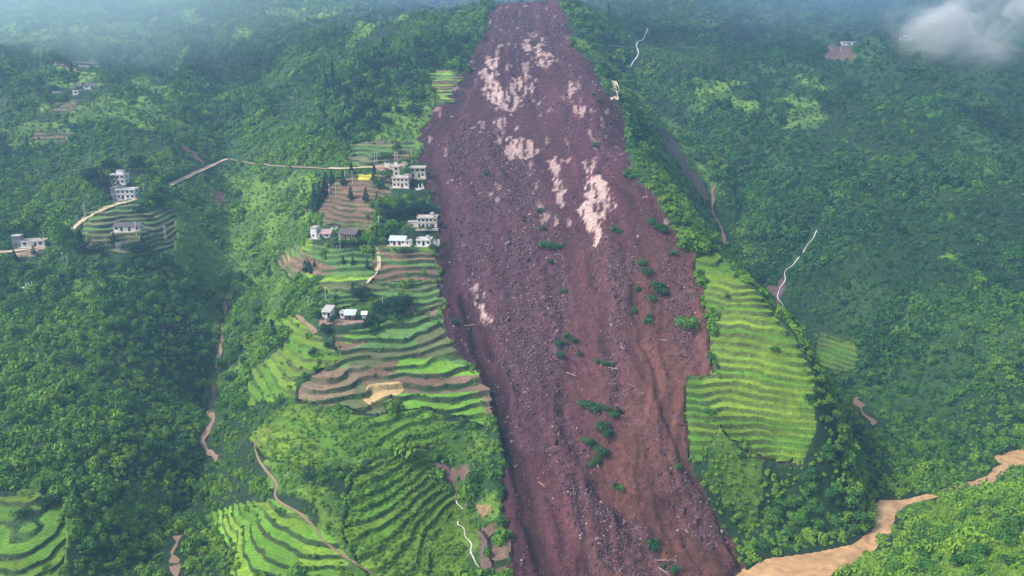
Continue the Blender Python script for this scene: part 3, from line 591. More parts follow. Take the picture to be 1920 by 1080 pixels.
px_tree('conifer', 82, 926, 24, 'lone dark conifer above the light green spur terraces', None, 'conifer_tree', 1.2)
batch('dark', [(187,473,20,1.4),(258,474,26,1.3),(243,470,20,1.3),(272,470,18)], 'round dark tree beside the small ruined house', 'round trees by the ruined house', 'broadleaf_tree')
batch('conifer', [(215,458,22),(267,456,20),(28,486,18),(63,476,16)], 'small dark conifer below the dirt road houses', 'conifers below the dirt road', 'conifer_tree', 1.1)
batch('dark', [(305,386,28,1.1),(262,402,20),(174,342,32,1.3),(198,356,34),(210,320,26,1.2),(258,324,38,.8),(290,380,22)], 'dark tree near the two white storeyed houses', 'dark trees by the white houses', 'broadleaf_tree')
batch('conifer', [(590,394,48),(600,380,40),(609,368,36),(622,343,26),(643,346,27),(659,325,22),(658,374,27),(686,377,27),(702,340,34),(707,381,22),(612,352,30)], 'tall dark conifer among the village terraces', 'conifers on the village terraces', 'conifer_tree', 1.05)
batch('broad', [(711,355,22),(770,374,16),(723,296,16,1.3),(745,286,22),(702,294,10),(775,300,12),(725,330,12)], 'green broadleaf tree between the village plots', 'broadleaf trees in the village', 'broadleaf_tree')
batch('dark', [(722,400,24),(730,408,22),(745,407,26),(760,404,28),(775,402,26),(790,401,26),(806,402,24),(752,394,26),(785,392,24)], 'dark round tree in the grove above the long cream house', 'grove above the cream house', 'broadleaf_tree', 1.15)
batch('conifer', [(644,495,17),(662,496,17),(689,502,19),(661,545,17),(573,509,22),(582,512,23),(590,499,14),(506,520,24),(578,505,20)], 'slim dark conifer on the grassy terraces', 'conifers on the grassy terraces', 'conifer_tree', 1.15)
batch('broad', [(579,447,14),(604,449,9),(627,459,17),(643,458,15),(676,458,19),(660,457,14),(699,461,8),(632,455,12)], 'bushy tree in front of the long tiled farmhouse', 'trees around the tiled farmhouse', 'broadleaf_tree', 1.2)
batch('broad', [(788,430,8),(803,432,12),(776,456,10),(810,466,11),(831,459,9),(755,472,9),(768,474,9),(740,470,7)], 'small leafy bush beside the houses at the landslide edge', 'bushes at the landslide edge', 'leafy_shrub', 1.3)
batch('dark', [(712,588,30),(724,583,32),(738,582,34),(752,580,34),(765,576,30),(700,602,20),(690,612,18),(733,592,24),(748,592,24)], 'dark round tree in the grove beside the two small sheds', 'grove beside the sheds', 'broadleaf_tree', 1.05)
batch('dark', [(609,626,26),(625,606,22,.8),(615,652,16),(597,598,16),(588,668,21,.7),(630,562,11)], 'dark tree around the small grey roofed hut', 'trees by the small hut', 'broadleaf_tree')
batch('broad', [(1452,660,14,1.4),(1517,752,18,1.3),(1330,775,14,1.3),(1345,690,10),(1390,860,14),(1365,560,12)], 'green bush on the terraced ridge', 'bushes on the terraced ridge', 'leafy_shrub')
batch('dark', [(97,948,22,1.6),(40,965,14,1.8)], 'low spreading tree on the light green spur terraces', 'spreading trees on the spur', 'broadleaf_tree')
WEED = [(1020,462,11),(1035,466,13),(1048,464,10),(1030,492,8),(1055,548,9),(1018,430,7),(1012,395,7),(1150,432,9),(1160,436,8),(1222,420,11),(1236,430,13),(1246,436,12),(1262,478,10),(1204,496,11),(1212,512,12),(1196,545,9),(1230,545,18),(1240,552,14),(1222,560,9),(1188,585,9),(1214,605,10),(1218,595,8),
        (1050,645,10),(1062,632,9),(1075,640,10),(1050,668,11),(1085,664,7),(1120,680,8),(1135,685,9),(1150,684,7),(1092,760,12),(1105,768,15),(1120,770,14),(1135,768,10),(1152,780,11),(1160,774,9),(1132,806,16),(1140,818,14),(1098,828,10),(1110,836,12),(1126,850,15),(1118,866,11),(1108,872,8),(1271,878,9),(1152,912,8),(1165,918,9),
        (1226,1025,13),(1218,1020,8),(1112,178,6),(1122,190,6),(1116,272,6),(1175,330,11),(1186,334,9),(912,327,6),(1265,1070,9),(1245,1062,7),(1090,70,12),(1105,80,12),(1118,92,12),(1075,88,10),(1140,140,9),(1128,125,9),(852,604,8),(1062,180,5)]
batch('broad', [(a, b + 2, c * 1.5) for a, b, c in WEED], 'uprooted leafy shrub stranded in the landslide debris', 'shrubs stranded on the landslide', 'leafy_shrub', 1.25)
AREAS = [('broad', 75, [(0,490),(330,490),(415,560),(395,700),(370,850),(310,1000),(300,1080),(140,1080),(150,930),(0,890)], (17, 27), 'leafy tree in the wood on the spur beside the stream gully', 'trees on the wooded spur'),
         ('broad', 42, [(1670,1060),(1700,1010),(1800,960),(1920,925),(1920,1080),(1640,1080)], (18, 30), 'leafy tree on the bank across the muddy river', 'trees across the river'),
         ('broad', 45, [(1400,1020),(1440,960),(1520,885),(1560,760),(1625,830),(1638,930),(1600,1010),(1450,1040)], (18, 28), 'leafy tree on the slope dropping from the ridge terraces to the river', 'trees between ridge and river'),
         ('dark', 45, [(620,180),(700,110),(830,80),(900,50),(870,110),(800,150),(800,230),(740,270),(640,270)], (17, 25), 'dark tree in the wood above the village', 'trees in the wood above the village'),
         ('broad', 40, [(400,520),(470,480),(560,560),(470,640),(520,700),(440,800),(380,960),(400,1060),(340,1060),(410,760)], (14, 22), 'leafy tree on the bank between stream gully and terraces', 'trees east of the stream gully'),
         ('broad', 36, [(1560,700),(1700,600),(1920,620),(1920,830),(1860,870),(1700,915),(1650,800)], (14, 22), 'leafy tree on the wooded slope across the gully', 'trees across the gully')]
for kind, n, poly, (h0, h1), lab, grp in AREAS:
    P = np.array(poly, float); got = 0
    while got < n:
        x = rng.uniform(P[:, 0].min(), P[:, 0].max(), 40); y = rng.uniform(P[:, 1].min(), P[:, 1].max(), 40); ok = inpoly(x, y, poly)
        for qx_, qy_ in zip(x[ok], y[ok]):
            if got >= n: break
            p = cast1(qx_, qy_); i, j = grid_ij(p[0], p[1])
            if slide[i, j] or RIVMASK[i, j] or FID[i, j] >= 0 or cleared(np.array([p[0]]), np.array([p[1]]), 1.0)[0]: continue
            d = np.linalg.norm(p - np.array([0, 0, CAMZ])); tree(kind, p, rng.uniform(h0, h1) * d / F, lab, grp, 'broadleaf_tree', rng.uniform(.85, 1.2)); got += 1

# ------------------------------------------------------------------ woods, scrub and hedges that read as one mass
pts = jitter_pts(70, 1250, 2.05)
x, y = pts[:, 0], pts[:, 1]; i, j = grid_ij(x, y)
i2, j2 = grid_ij(x + fbm(x, y, 7, 2, 260) * 7, y + fbm(x, y, 7, 2, 261) * 7)
free = ~slide[i, j] & ~RIVMASK[i, j] & (FID[i2, j2] < 0) & ~barescar[i, j]
x, y, i, j = x[free], y[free], i[free], j[free]; free = ~cleared(x, y); x, y, i, j = x[free], y[free], i[free], j[free]
z = height(x, y); gr = grassy[i, j]; pn = fbm(x, y, 38, 3, 200); ps = fbm(x, y, 9, 2, 201); n = len(x)
keep = np.where(gr, rng.uniform(0, 1, n) < (.40 + .40 * sstep(-.2, .3, ps + pn * .5)) * np.sqrt(1 + np.minimum(STEEP[i, j], 1.6) ** 2), rng.uniform(0, 1, n) < (.66 + .2 * pn) * np.sqrt(1 + np.minimum(STEEP[i, j], 1.6) ** 2))
keep &= z > .6
x, y, z, gr, pn, ps = [a[keep] for a in (x, y, z, gr, pn, ps)]; n = len(x)
rad = np.where(gr, rng.uniform(.75, 1.6, n), (1.3 + 1.15 * sstep(-.4, .5, pn)) * np.clip(rng.lognormal(-.05, .45, n), .45, 2.3)) * (1 + np.maximum(0, y - 400) * .0009)
u_, v_, _ = project(x, y, z)
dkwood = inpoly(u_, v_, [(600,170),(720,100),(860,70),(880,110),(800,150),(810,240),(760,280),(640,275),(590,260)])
tint = .53 + .42 * fbm(x, y, 60, 4, 210) + .25 * ps + np.where(gr, .20, 0) + rng.normal(0, .13, n) - .15 * dkwood + .16 * sstep(360, 240, y) - .34 * sstep(90, 200, x) * sstep(300, 350, y) - .20 * sstep(430, 620, y)  # cloud shade and haze over the right-hand slope painted into the tint
idx = np.where(rng.uniform(0, 1, n) < np.where(dkwood, .12, .006), rng.integers(6, 8, n), rng.integers(0, 6, n)); idx = np.where(gr, idx % 6, idx)
rot = np.stack([rng.normal(0, .15, n), rng.normal(0, .15, n), rng.uniform(0, 6.28, n)], -1); scl = np.stack([rad, rad, rad * rng.uniform(.8, 1.35, n)], -1)
w = ~gr
q2 = jitter_pts(200, 420, 1.5); a, b_ = grid_ij(q2[:, 0], q2[:, 1]); ok = grassy[a, b_] & ~slide[a, b_] & ~RIVMASK[a, b_] & (FID[a, b_] < 0) & ~barescar[a, b_]; q2 = q2[ok]; q2 = q2[~cleared(q2[:, 0], q2[:, 1])]; q2 = q2[fbm(q2[:, 0], q2[:, 1], 10, 3, 250) > -.12]; m2 = len(q2); r2 = rng.uniform(.35, .85, m2)
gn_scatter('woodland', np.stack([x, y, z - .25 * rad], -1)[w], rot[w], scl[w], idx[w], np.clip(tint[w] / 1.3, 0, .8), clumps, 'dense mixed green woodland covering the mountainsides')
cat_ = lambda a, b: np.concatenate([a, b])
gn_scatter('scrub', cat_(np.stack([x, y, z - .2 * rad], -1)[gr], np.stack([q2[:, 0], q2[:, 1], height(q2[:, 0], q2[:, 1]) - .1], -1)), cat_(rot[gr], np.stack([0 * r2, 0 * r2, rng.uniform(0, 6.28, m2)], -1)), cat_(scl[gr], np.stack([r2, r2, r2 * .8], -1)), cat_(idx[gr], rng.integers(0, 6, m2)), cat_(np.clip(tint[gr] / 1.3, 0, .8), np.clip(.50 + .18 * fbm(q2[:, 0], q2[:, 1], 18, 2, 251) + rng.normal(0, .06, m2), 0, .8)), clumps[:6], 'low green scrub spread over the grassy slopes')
# bushes along the terrace banks
HP = {'vivid': .8, 'big': .5, 'right': .30, 'grass': .25, 'corner': .35, 'mid': .35, 'lower': .3, 'overgrown': 1.0, 'meadow': .8, 'far': .2, 'village': .12, 'uphill': .2, 'west': .15, 'brown': .12, 'high': .15}
sel = (FID >= 0) & (RIS > .5) & (rng.uniform(0, 1, FID.shape) < np.array([HP.get(f[0], .1) for f in FIELDS] + [0])[FID] * .34 * sstep(-.5, .3, fbm(GX, GY, 8, 2, 220) + .25))
FN = [f[0] for f in FIELDS]; ru = rng.uniform(0, 1, FID.shape); fq = fbm(GX, GY, 14, 3, 225)
dots = ((FID == FN.index('grass')) & (ru < .012)) | ((FID == FN.index('overgrown')) & (ru < .24 * sstep(-.6, .2, fq))) | ((FID == FN.index('meadow')) & (ru < .22 * sstep(-.5, .3, fq))) | ((FID == FN.index('corner')) & (ru < .01))
sel |= dots; x, y, z = GX[sel], GY[sel], GZ[sel]; ok = ~cleared(x, y); x, y, z = x[ok], y[ok], z[ok]; fk = FID[sel][ok]; n = len(x)
big = np.array([1.0 if f[0] in ('vivid', 'overgrown', 'meadow') else .95 if f[0] in ('big', 'grass') else .62 for f in FIELDS])[fk]; rad = big * rng.uniform(.6, 1.25, n)
gn_scatter('bank_bushes', np.stack([x, y, z - .2 * rad], -1), np.stack([0 * x, 0 * x, rng.uniform(0, 6.28, n)], -1), np.stack([rad, rad, rad * .9], -1), rng.integers(0, 6, n), np.clip(np.where((fk == FN.index('overgrown')) | (fk == FN.index('meadow')), .60, .34) + .25 * fbm(x, y, 12, 2, 230) + rng.normal(0, .09, n), 0, .85), clumps[:6], 'low dark bushes lining the terrace banks')

# ------------------------------------------------------------------ rocks on the slide
def rock_mat():
    m, nt, b = new_mat('debris_rock'); N = nt.nodes; oi = N.new('ShaderNodeObjectInfo'); r = N.new('ShaderNodeValToRGB'); e = r.color_ramp.elements
    e[0].color = (.035, .017, .025, 1); e[1].color = (.30, .21, .23, 1); q = e.new(.5); q.color = (.080, .042, .055, 1); q = e.new(.88); q.color = (.145, .088, .105, 1)
    nt.links.new(oi.outputs['Random'], r.inputs[0]); nt.links.new(r.outputs[0], b.inputs['Base Color']); b.inputs['Roughness'].default_value = .85; b.inputs['Specular IOR Level'].default_value = .2; return m
M_ROCK = rock_mat()
import bmesh
rocks = []
for k in range(7):
    bm = bmesh.new(); rg = np.random.default_rng(90 + k)
    for q in range(13): v = rg.normal(0, 1, 3); v /= np.linalg.norm(v); v *= np.array((1, .8, .6)) * rg.uniform(.7, 1.05); bm.verts.new(v)
    bmesh.ops.convex_hull(bm, input=bm.verts); me = bpy.data.meshes.new('rock'); bm.to_mesh(me); bm.free(); me.materials.append(M_ROCK); rocks.append(me)
si, sj = np.nonzero(slide & VIS)
rk = np.zeros(slide.shape); rk[sm] = rocky * (1 - pale)
pal_ = np.zeros(slide.shape); pal_[sm] = pale
wgt = .13 + .9 * rk[si, sj]; wgt *= sstep(-.5, .35, fbm(GX[si, sj], GY[si, sj] * .5, 8, 3, 240)) + .08; wgt *= (1 - .9 * pal_[si, sj])
wgt *= np.gradient(ys)[si] * (halfw[si] / NX)
pick = rng.choice(len(si), 70000, p=wgt / wgt.sum(), replace=True); a, b_ = si[pick], sj[pick]
n = len(a); far_ = np.where(rng.uniform(0, 1, n) < .10, 5.0, .5); x = GX[a, b_] + rng.uniform(-1, 1, n) * far_; y = GY[a, b_] + rng.uniform(-1, 1, n) * far_; z = height(x, y); s = np.minimum(rng.lognormal(-1.38, .50, n), 1.2) * (1 + np.maximum(0, y - 330) * .0012)
gn_scatter('rubble', np.stack([x, y, z + .1 * s], -1), rng.uniform(0, 6.28, (n, 3)), np.stack([s, s, s], -1), rng.integers(0, 7, n), np.zeros(n), rocks, 'loose purplish rubble strewn over the landslide')
pick = rng.choice(len(si), 130, p=wgt / wgt.sum(), replace=False)
for a, b_ in zip(si[pick], sj[pick]):
    s = rng.uniform(.9, 1.75); o = link('boulder', rocks[rng.integers(0, 7)]); o.location = (GX[a, b_], GY[a, b_], GZ[a, b_] + .15 * s); o.rotation_euler = rng.uniform(0, 6.28, 3); o.scale = (s, s, s)
    tag(o, 'angular purplish boulder lying on the landslide debris', 'boulder', 'boulders on the landslide')

# snapped trunks in the debris
tm = tube_mesh('snapped_trunk', [((0, 0, 0), (3.2, .2, .1), .16, .12), ((3.2, .2, .1), (5.4, .1, .35), .12, .05), ((2.6, .15, .1), (3.8, 1.1, .5), .06, .02), ((3.6, .2, .1), (4.6, -.7, .5), .05, .02)]); tm.materials.append(simple('stripped_wood', (.34, .27, .22), .8, .2, 2))
for px, py in [(1228,1052),(1236,1066),(870,612),(905,206),(1116,268),(1040,478),(1180,548),(1215,530),(1140,690),(1062,700),(1010,905),(1120,870),(1290,1000),(890,700),(960,560),(1165,650),(1250,640),(1090,520)]:
    p = cast1(px, py); o = link('snapped_trunk', tm); o.location = (p[0], p[1], p[2] + .35); o.rotation_euler = (0, rng.uniform(-.15, .15), rng.uniform(0, 6.28)); tag(o, 'pale snapped tree trunk lying on the landslide debris', 'trunk', 'snapped trunks on the landslide')

# ------------------------------------------------------------------ houses
def box(V, Fq, x0, x1, y0, y1, z0, z1):
    s = len(V); V += [(x0, y0, z0), (x1, y0, z0), (x1, y1, z0), (x0, y1, z0), (x0, y0, z1), (x1, y0, z1), (x1, y1, z1), (x0, y1, z1)]
    Fq += [(s, s + 3, s + 2, s + 1), (s + 4, s + 5, s + 6, s + 7), (s, s + 1, s + 5, s + 4), (s + 1, s + 2, s + 6, s + 5), (s + 2, s + 3, s + 7, s + 6), (s + 3, s, s + 4, s + 7)]
def boxes(name, lst, mat, parent):
    V, Fq = [], []
    for b in lst: box(V, Fq, *b)
    return link(name, mesh_np(name, V, Fq, None, False), mat, parent)
MW = simple('whitewash', (.78, .76, .74), .85, .18, .5); MC = simple('cream_render', (.70, .62, .53), .85, .18, .5); MG = simple('grey_brick', (.27, .26, .28), .9, .2, .8); MR = simple('concrete_roof', (.36, .34, .33), .9, .2, .6)
MT = simple('dark_roof_tiles', (.095, .085, .095), .8, .3, 1.5); MM = simple('pale_metal_roof', (.40, .46, .54), .45, .1, .7, .4); MX = simple('dark_opening', (.02, .019, .022), .6, .2, 1); MF = simple('window_frame', (.50, .49, .48), .7, .1, 2)
MD = simple('timber', (.13, .075, .055), .85, .25, 2); MS = simple('pale_rubble', (.55, .50, .48), .9, .25, .6); MB = simple('collapsed_brick', (.33, .24, .23), .9, .3, .9); MP = simple('concrete_pole', (.55, .54, .52), .8, .1, 1)
def window(parent, x, z, w, h, yf=0.0, side=None):
    """framed opening on the front (or a side) wall"""
    t = .10
    fr = [(x, x + t, yf - .07, yf + .05, z, z + h), (x + w - t, x + w, yf - .07, yf + .05, z, z + h), (x + t, x + w - t, yf - .07, yf + .05, z, z + t), (x + t, x + w - t, yf - .07, yf + .05, z + h - t, z + h)]
    pa = [(x + t, x + w - t, yf - .025, yf + .03, z + t, z + h - t)]
    if side is not None:
        sw = lambda b: (side + (b[2] - yf) * -1 if side > 0 else side + (b[2] - yf), side + (b[3] - yf) * -1 if side > 0 else side + (b[3] - yf), b[0], b[1], b[4], b[5])
        fr = [sw(b) for b in fr]; pa = [sw(b) for b in pa]
        fr = [(min(b[0], b[1]), max(b[0], b[1]), *b[2:]) for b in fr]; pa = [(min(b[0], b[1]), max(b[0], b[1]), *b[2:]) for b in pa]
    f = boxes('window', fr, MF, parent); boxes('pane', pa, MX, f); return f
def door(parent, x, w=1.1, h=2.1, yf=0.0, mat=None):
    d = boxes('door', [(x, x + w, yf - .05, yf + .04, .05, h)], mat or MX, parent); boxes('door_frame', [(x - .1, x, yf - .09, yf + .04, .05, h + .12), (x + w, x + w + .1, yf - .09, yf + .04, .05, h + .12), (x, x + w, yf - .09, yf + .04, h, h + .12)], MF, d)
def gable(name, x0, x1, y0, y1, z, rise, over, mat, parent, th=.18):
    ym = (y0 + y1) / 2; V, Fq = [], []
    for ya, za, yb, zb in ((y0 - over, z - rise * over / (ym - y0), ym, z + rise), (ym, z + rise, y1 + over, z - rise * over / (ym - y0))):
        s = len(V); V += [(x0 - over, ya, za), (x1 + over, ya, za), (x1 + over, yb, zb), (x0 - over, yb, zb), (x0 - over, ya, za + th), (x1 + over, ya, za + th), (x1 + over, yb, zb + th), (x0 - over, yb, zb + th)]
        Fq += [(s, s + 3, s + 2, s + 1), (s + 4, s + 5, s + 6, s + 7), (s, s + 1, s + 5, s + 4), (s + 1, s + 2, s + 6, s + 5), (s + 2, s + 3, s + 7, s + 6), (s + 3, s, s + 4, s + 7)]
    return link(name, mesh_np(name, V, Fq, None, False), mat, parent)
def house(label, px, py, wpx, depth, storeys=1, rz=0.0, wall=None, roof='flat', roofmat=None, win=3, doors=(.5,), name='house', cat='house', sh=2.5, hut=None, wing=None, yard=True, open_top=False, sidewin=True):
    wall = wall or MW; p = cast1(px, py); dist = np.linalg.norm(p - np.array([0, 0, CAMZ])); w = wpx * dist / F
    o = empty(name, tuple(p), R(rz)); tag(o, label, cat, None); x0, x1 = -w / 2, w / 2; H = storeys * sh
    boxes('wall', [(x0, x1, 0, depth, -2.5, H)], wall, o)
    if roof == 'flat':
        boxes('roof', [(x0 - .25, x1 + .25, -.35, depth + .25, H, H + .18)], roofmat or MR, o)
        boxes('parapet', [(x0 - .25, x1 + .25, -.35, -.17, H + .18, H + .75), (x0 - .25, x1 + .25, depth + .07, depth + .25, H + .18, H + .75), (x0 - .25, x0 - .07, -.17, depth + .07, H + .18, H + .75), (x1 + .07, x1 + .25, -.17, depth + .07, H + .18, H + .75)], wall, o)
    elif roof == 'gable':
        V = [(x0, 0, H), (x0, depth, H), (x0, depth / 2, H + depth * .26), (x1, 0, H), (x1, depth, H), (x1, depth / 2, H + depth * .26)]
        link('gable_wall', mesh_np('gable_wall', V, [(0, 1, 2), (3, 5, 4)], None, False), wall, o)
        gable('roof', x0, x1, 0, depth, H + .02, depth * .26, .55, roofmat or MT, o)
    elif roof == 'shed':
        V, Fq = [], []; s = 0; za, zb = H + .02, H + depth * .30
        V = [(x0 - .4, -.6, za - .15), (x1 + .4, -.6, za - .15), (x1 + .4, depth + .3, zb), (x0 - .4, depth + .3, zb)]; V += [(a, b, c + .12) for a, b, c in V]
        Fq = [(0, 3, 2, 1), (4, 5, 6, 7), (0, 1, 5, 4), (1, 2, 6, 5), (2, 3, 7, 6), (3, 0, 4, 7)]
        link('roof', mesh_np('roof', V, Fq, None, False), roofmat or MM, o)
        boxes('back_wall', [(x0, x1, depth - .25, depth - .02, H, zb - .3)], wall, o)
    for s in range(storeys):
        for k in range(win):
            xc = x0 + w * (k + .5) / win; ww = min(1.5, w / win * .55)
            if s == 0 and any(abs((k + .5) / win - d) < .5 / win for d in doors): continue
            if open_top and s == storeys - 1: continue
            window(o, xc - ww / 2, s * sh + .95, ww, 1.35)
    if open_top:       # open veranda on the top floor: flat dark panels painted as shaded bays
        z0 = (storeys - 1) * sh
        boxes('veranda', [(x0 + w * k / 3 + .3, x0 + w * (k + 1) / 3 - .3, -.04, .03, z0 + .9, z0 + sh - .35) for k in range(3)], MX, o)
        boxes('railing', [(x0, x1, -.12, -.05, z0 + .75, z0 + .88)], MF, o)
    for d in doors: door(o, x0 + w * d - .55)
    if storeys > 1: boxes('floor_band', [(x0 - .06, x1 + .06, -.10, -.003, s * sh - .12, s * sh + .12) for s in range(1, storeys)], MR, o)
    if sidewin:
        for s in range(storeys):
            for sd in (x0, x1): window(o, depth * .4, s * sh + 1.0, 1.0, 1.2, 0.0, sd)
    if hut: a, b2, hh = hut; hb = boxes('stair_hut', [(x0 + w * a, x0 + w * b2, depth * .35, depth * .85, H + .18, H + hh)], wall, o); boxes('hut_roof', [(x0 + w * a - .2, x0 + w * b2 + .2, depth * .35 - .2, depth * .85 + .2, H + hh, H + hh + .15)], MR, hb)
    if wing:
        a, b2, dd, hh, mt = wing; xa, xb = x0 + w * a, x0 + w * b2
        wg = boxes('wing', [(xa, xb, dd, dd + depth * .8, -2.5, hh)], mt or wall, o); boxes('wing_roof', [(xa - .15, xb + .15, dd - .25, dd + depth * .8 + .15, hh, hh + .15)], MR, wg)
        window(wg, xa + (xb - xa) * .3, .9, min(1.2, (xb - xa) * .35), 1.2, dd)
    if yard: boxes('yard_slab', [(x0 - .8, x1 + .8, -2.6, -.004, -.9, .06)], M_CONC, o)
    return o
house('long low white farmhouse at the edge of the upper hamlet', 163, 167, 38, 6, 1, 4, MW, 'gable', MT, 5, (.3, .7), name='farmhouse')
house('tiny white hut below the long low farmhouse', 142, 178, 9, 4, 1, 0, MW, 'flat', None, 1, (), name='hut', cat='hut', yard=False)
house('small pale hut at the end of the hamlet wall', 106, 181, 14, 4, 1, -6, MS, 'gable', MT, 2, (.5,), name='hut', cat='hut', yard=False)
house('small white two storey house with a stair hut on top', 222, 346, 22, 6, 2, 0, MW, 'flat', None, 3, (.5,), hut=(.3, .8, 2.4), wing=(-.25, -.01, .8, 3.0, None))
house('white two storey house with a grey brick side tower', 236, 374, 30, 7, 2, 3, MW, 'flat', None, 4, (.35,), wing=(-.32, -.01, .5, 6.4, MG))
house('low white house under a dark tiled roof in the green terraces', 238, 434, 42, 6, 1, 3, MW, 'gable', MT, 5, (.3, .6), name='farmhouse')
house('white bungalow with a grey two storey brick gable block', 62, 463, 34, 6, 1, 12, MW, 'flat', MB, 3, (.6,), wing=(-.38, -.01, .2, 5.6, MG), name='farmhouse')
house('small ruined hut with a dark roof and white gable', 230, 470, 18, 5, 1, 20, MW, 'gable', MT, 1, (), name='hut', cat='hut', yard=False)
house('narrow cream two storey house behind the bushy tree', 743, 331, 12, 6, 2, 0, MC, 'flat', None, 1, (), wing=(1.01, 1.6, 1.5, 3.0, None))
house('cream two storey house with a long balcony below the bushy tree', 751, 352, 30, 7, 2, -4, MC, 'flat', None, 4, (.6,), hut=(.72, .95, 1.6))
house('grey two storey house with an open veranda at the landslide edge', 783, 333, 28, 7, 2, 0, MC, 'flat', MG, 3, (.2, .6), open_top=True)
house('long cream two storey house with a lower wing at the landslide edge', 801, 428, 36, 7, 2, 2, MC, 'flat', None, 5, (.3, .8), hut=(.66, .82, 2.0), wing=(-.5, -.01, .6, 3.0, None))
house('white house under a blue grey metal roof above ploughed terraces', 745, 460, 28, 6, 1, -6, MW, 'gable', MM, 4, (.3, .65), name='farmhouse', wing=(1.05, 1.4, -1.0, 2.4, None))
house('low white flat roofed house beside the wrecked house', 794, 461, 26, 6, 1, -5, MW, 'flat', None, 3, (.5,), hut=(.6, .8, 1.6), name='farmhouse')
house('white farmhouse with a small upper block amid dark bushes', 602, 447, 34, 6, 1, -8, MW, 'gable', MB, 3, (.5,), wing=(-.05, .28, -.6, 5.4, None), name='farmhouse')
house('small white shed between the white farmhouse and long tiled house', 626, 440, 9, 4, 1, 0, MW, 'flat', None, 1, (), name='shed', cat='shed', sh=2.5, yard=False)
house('long timber farmhouse under a dark grey tiled roof', 651, 448, 32, 7, 1, -14, MD, 'gable', MT, 4, (.4, .7), name='farmhouse')
house('small white hut with a grey roof beside dark trees', 612, 595, 15, 5, 1, -10, MW, 'shed', MR, 2, (.8,), name='hut', cat='hut')
house('low timber shed under a pale sheet metal roof', 656, 600, 18, 4, 1, 0, MD, 'shed', MM, 3, (.5,), name='shed', cat='shed', sh=2.3, yard=False)
house('tiny white outbuilding beside the sheet metal shed', 642, 597, 7, 3, 1, -6, MW, 'flat', None, 1, (), name='shed', cat='shed', sh=2.2, yard=False)
house('little white store by the dark grove', 683, 597, 7, 3, 1, 4, MW, 'gable', MW, 1, (), name='shed', cat='shed', sh=1.9, yard=False)
house('long white house alone on the misty far slope', 1596, 85, 30, 6, 1, 0, MW, 'flat', None, 5, (.4,), name='farmhouse')
house('small pale house in the mist higher on the far slope', 1695, 74, 14, 5, 1, 0, MS, 'gable', MG, 2, (.5,), name='farmhouse')
house('faint pale house beside the small misty house', 1716, 76, 10, 5, 1, 0, MG, 'flat', None, 2, (.5,), name='farmhouse', yard=False)
def ruin(label, px, py, wpx, seed):
    rg = np.random.default_rng(seed); p = cast1(px, py); w = wpx * np.linalg.norm(p - np.array([0, 0, CAMZ])) / F; o = empty('collapsed_house', tuple(p), rg.uniform(-.2, .2)); tag(o, label, 'ruin')
    for k in range(4):
        a = rg.uniform(-.5, .3) * w; q = boxes('broken_wall', [(a, a + rg.uniform(.15, .35) * w, k * 1.1, k * 1.1 + .3, -1.2, rg.uniform(.8, 2.6)), (a + .1, a + .5, k * 1.1 + .02, k * 1.1 + .28, 0, rg.uniform(2.2, 3.2))], MS if k % 2 else MW, o)
    for k in range(7):
        q = boxes('fallen_slab', [(-.9, .9, -.6, .6, -.12, .12)], MS if k % 3 else MB, o); q.location = (rg.uniform(-.5, .5) * w, rg.uniform(-1.5, 4), rg.uniform(.1, .7)); q.rotation_euler = rg.uniform(-.6, .6, 3)
ruin('heap of white broken walls beside the village road', 733, 313, 26, 1)
ruin('collapsed pale house half swallowed at the landslide edge', 788, 356, 16, 2)
ruin('wrecked pale house beside the low white house', 817, 461, 16, 3)
ruin('white rubble of a fallen hut in the woods', 51, 543, 20, 4)
# ------------------------------------------------------------------ utility poles
POLES = [(161,403),(159,409),(215,387),(164,461),(83,455),(256,441),(309,449),(312,449),(120,500),(128,507),(271,368),(647,333),(661,345),(618,369),(630,365),(703,309),(707,309),(741,308),(745,308),(772,301),(575,418),(711,431),(638,467),(579,584),(611,566),(718,588),(1576,96)]
pm = tube_mesh('pole_shaft', [((0, 0, -1), (0, 0, 7.2), .16, .11)]); pm.materials.append(MP); V, Fq = [], []; box(V, Fq, -.8, .8, -.06, .06, 6.5, 6.65); cm = mesh_np('crossarm', V, Fq, None, False); cm.materials.append(MP)
for px, py in POLES:
    p = cast1(px, py); o = empty('utility_pole', tuple(p), rng.uniform(-.6, .6)); pl = 'by the dirt road houses' if px < 400 else 'near the village road' if py < 400 else 'on the misty far slope' if px > 1500 else 'on the terraces below the village'; tag(o, 'slim pale concrete utility pole ' + pl, 'utility pole', 'utility poles ' + pl); link('shaft', pm, None, o); link('crossarm', cm, None, o)
# ------------------------------------------------------------------ air
def closed_box(name, x0, x1, y0, y1, z0, z1):
    V, Fq = [], []; box(V, Fq, x0, x1, y0, y1, z0, z1); return link(name, mesh_np(name, V, Fq, None, False))
def volume_mat(name, col, density):
    m = bpy.data.materials.new(name); m.use_nodes = True; N = m.node_tree.nodes; N.remove(N['Principled BSDF']); v = N.new('ShaderNodeVolumePrincipled'); v.inputs['Color'].default_value = (*col, 1); v.inputs['Density'].default_value = density; v.inputs['Anisotropy'].default_value = .2
    m.node_tree.links.new(v.outputs[0], N['Material Output'].inputs['Volume']); return m, v
hz = closed_box('haze', -1340, 1340, -40, 1460, min(-3.5, float(GZ.min()) - 1), float(GZ.max()) + 25)
mh, _ = volume_mat('haze_air', (.36, .66, 1.0), .00031); hz.data.materials.append(mh); tag(hz, 'thin bluish haze filling the valley', 'haze', kind='stuff')

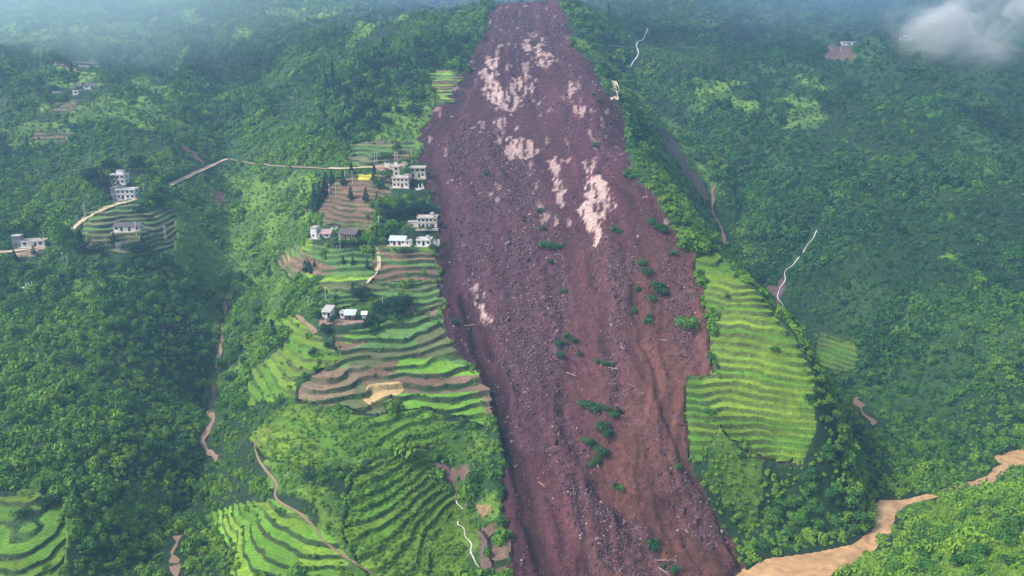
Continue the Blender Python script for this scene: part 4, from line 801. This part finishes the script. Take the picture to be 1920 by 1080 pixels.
# mist hanging on the far slopes
def mist(label, px, py, dist, size, density, seed, thr, tint=None):
    d = ray(px, py); d = d / np.linalg.norm(d); p = np.array([0, 0, CAMZ]) + d * dist
    bm = bmesh.new(); bmesh.ops.create_icosphere(bm, subdivisions=3, radius=1.0); me = bpy.data.meshes.new('mist'); bm.to_mesh(me); bm.free()
    o = link('mist', me); o.location = p; o.scale = size; tag(o, label, 'mist', kind='stuff')
    m, v = volume_mat('mist_air', tint or (.93, .97, 1.0), 0.0); N = m.node_tree.nodes; L = m.node_tree.links
    tc = N.new('ShaderNodeTexCoord'); mp = N.new('ShaderNodeMapping'); mp.inputs['Location'].default_value = (seed, seed * .7, 0); nz = N.new('ShaderNodeTexNoise'); nz.inputs['Scale'].default_value = 1.7; nz.inputs['Detail'].default_value = 4; nz.inputs['Distortion'].default_value = .6
    L.new(tc.outputs['Object'], mp.inputs[0]); L.new(mp.outputs[0], nz.inputs['Vector'])
    ln = N.new('ShaderNodeVectorMath'); ln.operation = 'LENGTH'; L.new(tc.outputs['Object'], ln.inputs[0])
    fo = N.new('ShaderNodeMapRange'); fo.interpolation_type = 'SMOOTHSTEP'; fo.inputs['From Min'].default_value = 1.0; fo.inputs['From Max'].default_value = .1; L.new(ln.outputs['Value'], fo.inputs['Value'])
    nr = N.new('ShaderNodeMapRange'); nr.inputs['From Min'].default_value = thr; nr.inputs['From Max'].default_value = thr + .25; nr.inputs['To Max'].default_value = density; L.new(nz.outputs['Fac'], nr.inputs['Value'])
    mu = N.new('ShaderNodeMath'); mu.operation = 'MULTIPLY'; L.new(fo.outputs[0], mu.inputs[0]); L.new(nr.outputs[0], mu.inputs[1]); L.new(mu.outputs[0], v.inputs['Density'])
    me.materials.append(m); return o
mist('white wisp of cloud drifting in front of the far slope', 1825, 30, 640, (66, 30, 42), .22, 3.1, .44)
mist('broad veil of pale mist over the upper wooded slopes', 150, -40, 780, (260, 70, 95), .0135, 8.3, .22, (.66, .90, 1.0))
mist('thin bluish mist above the crest of the landslide', 900, -60, 760, (230, 60, 80), .0100, 5.2, .25, (.45, .60, 1.0))
mist('thin blue mist over the far wooded slope beyond the gully', 1620, -60, 800, (250, 70, 85), .0080, 6.4, .25, (.45, .66, 1.0))
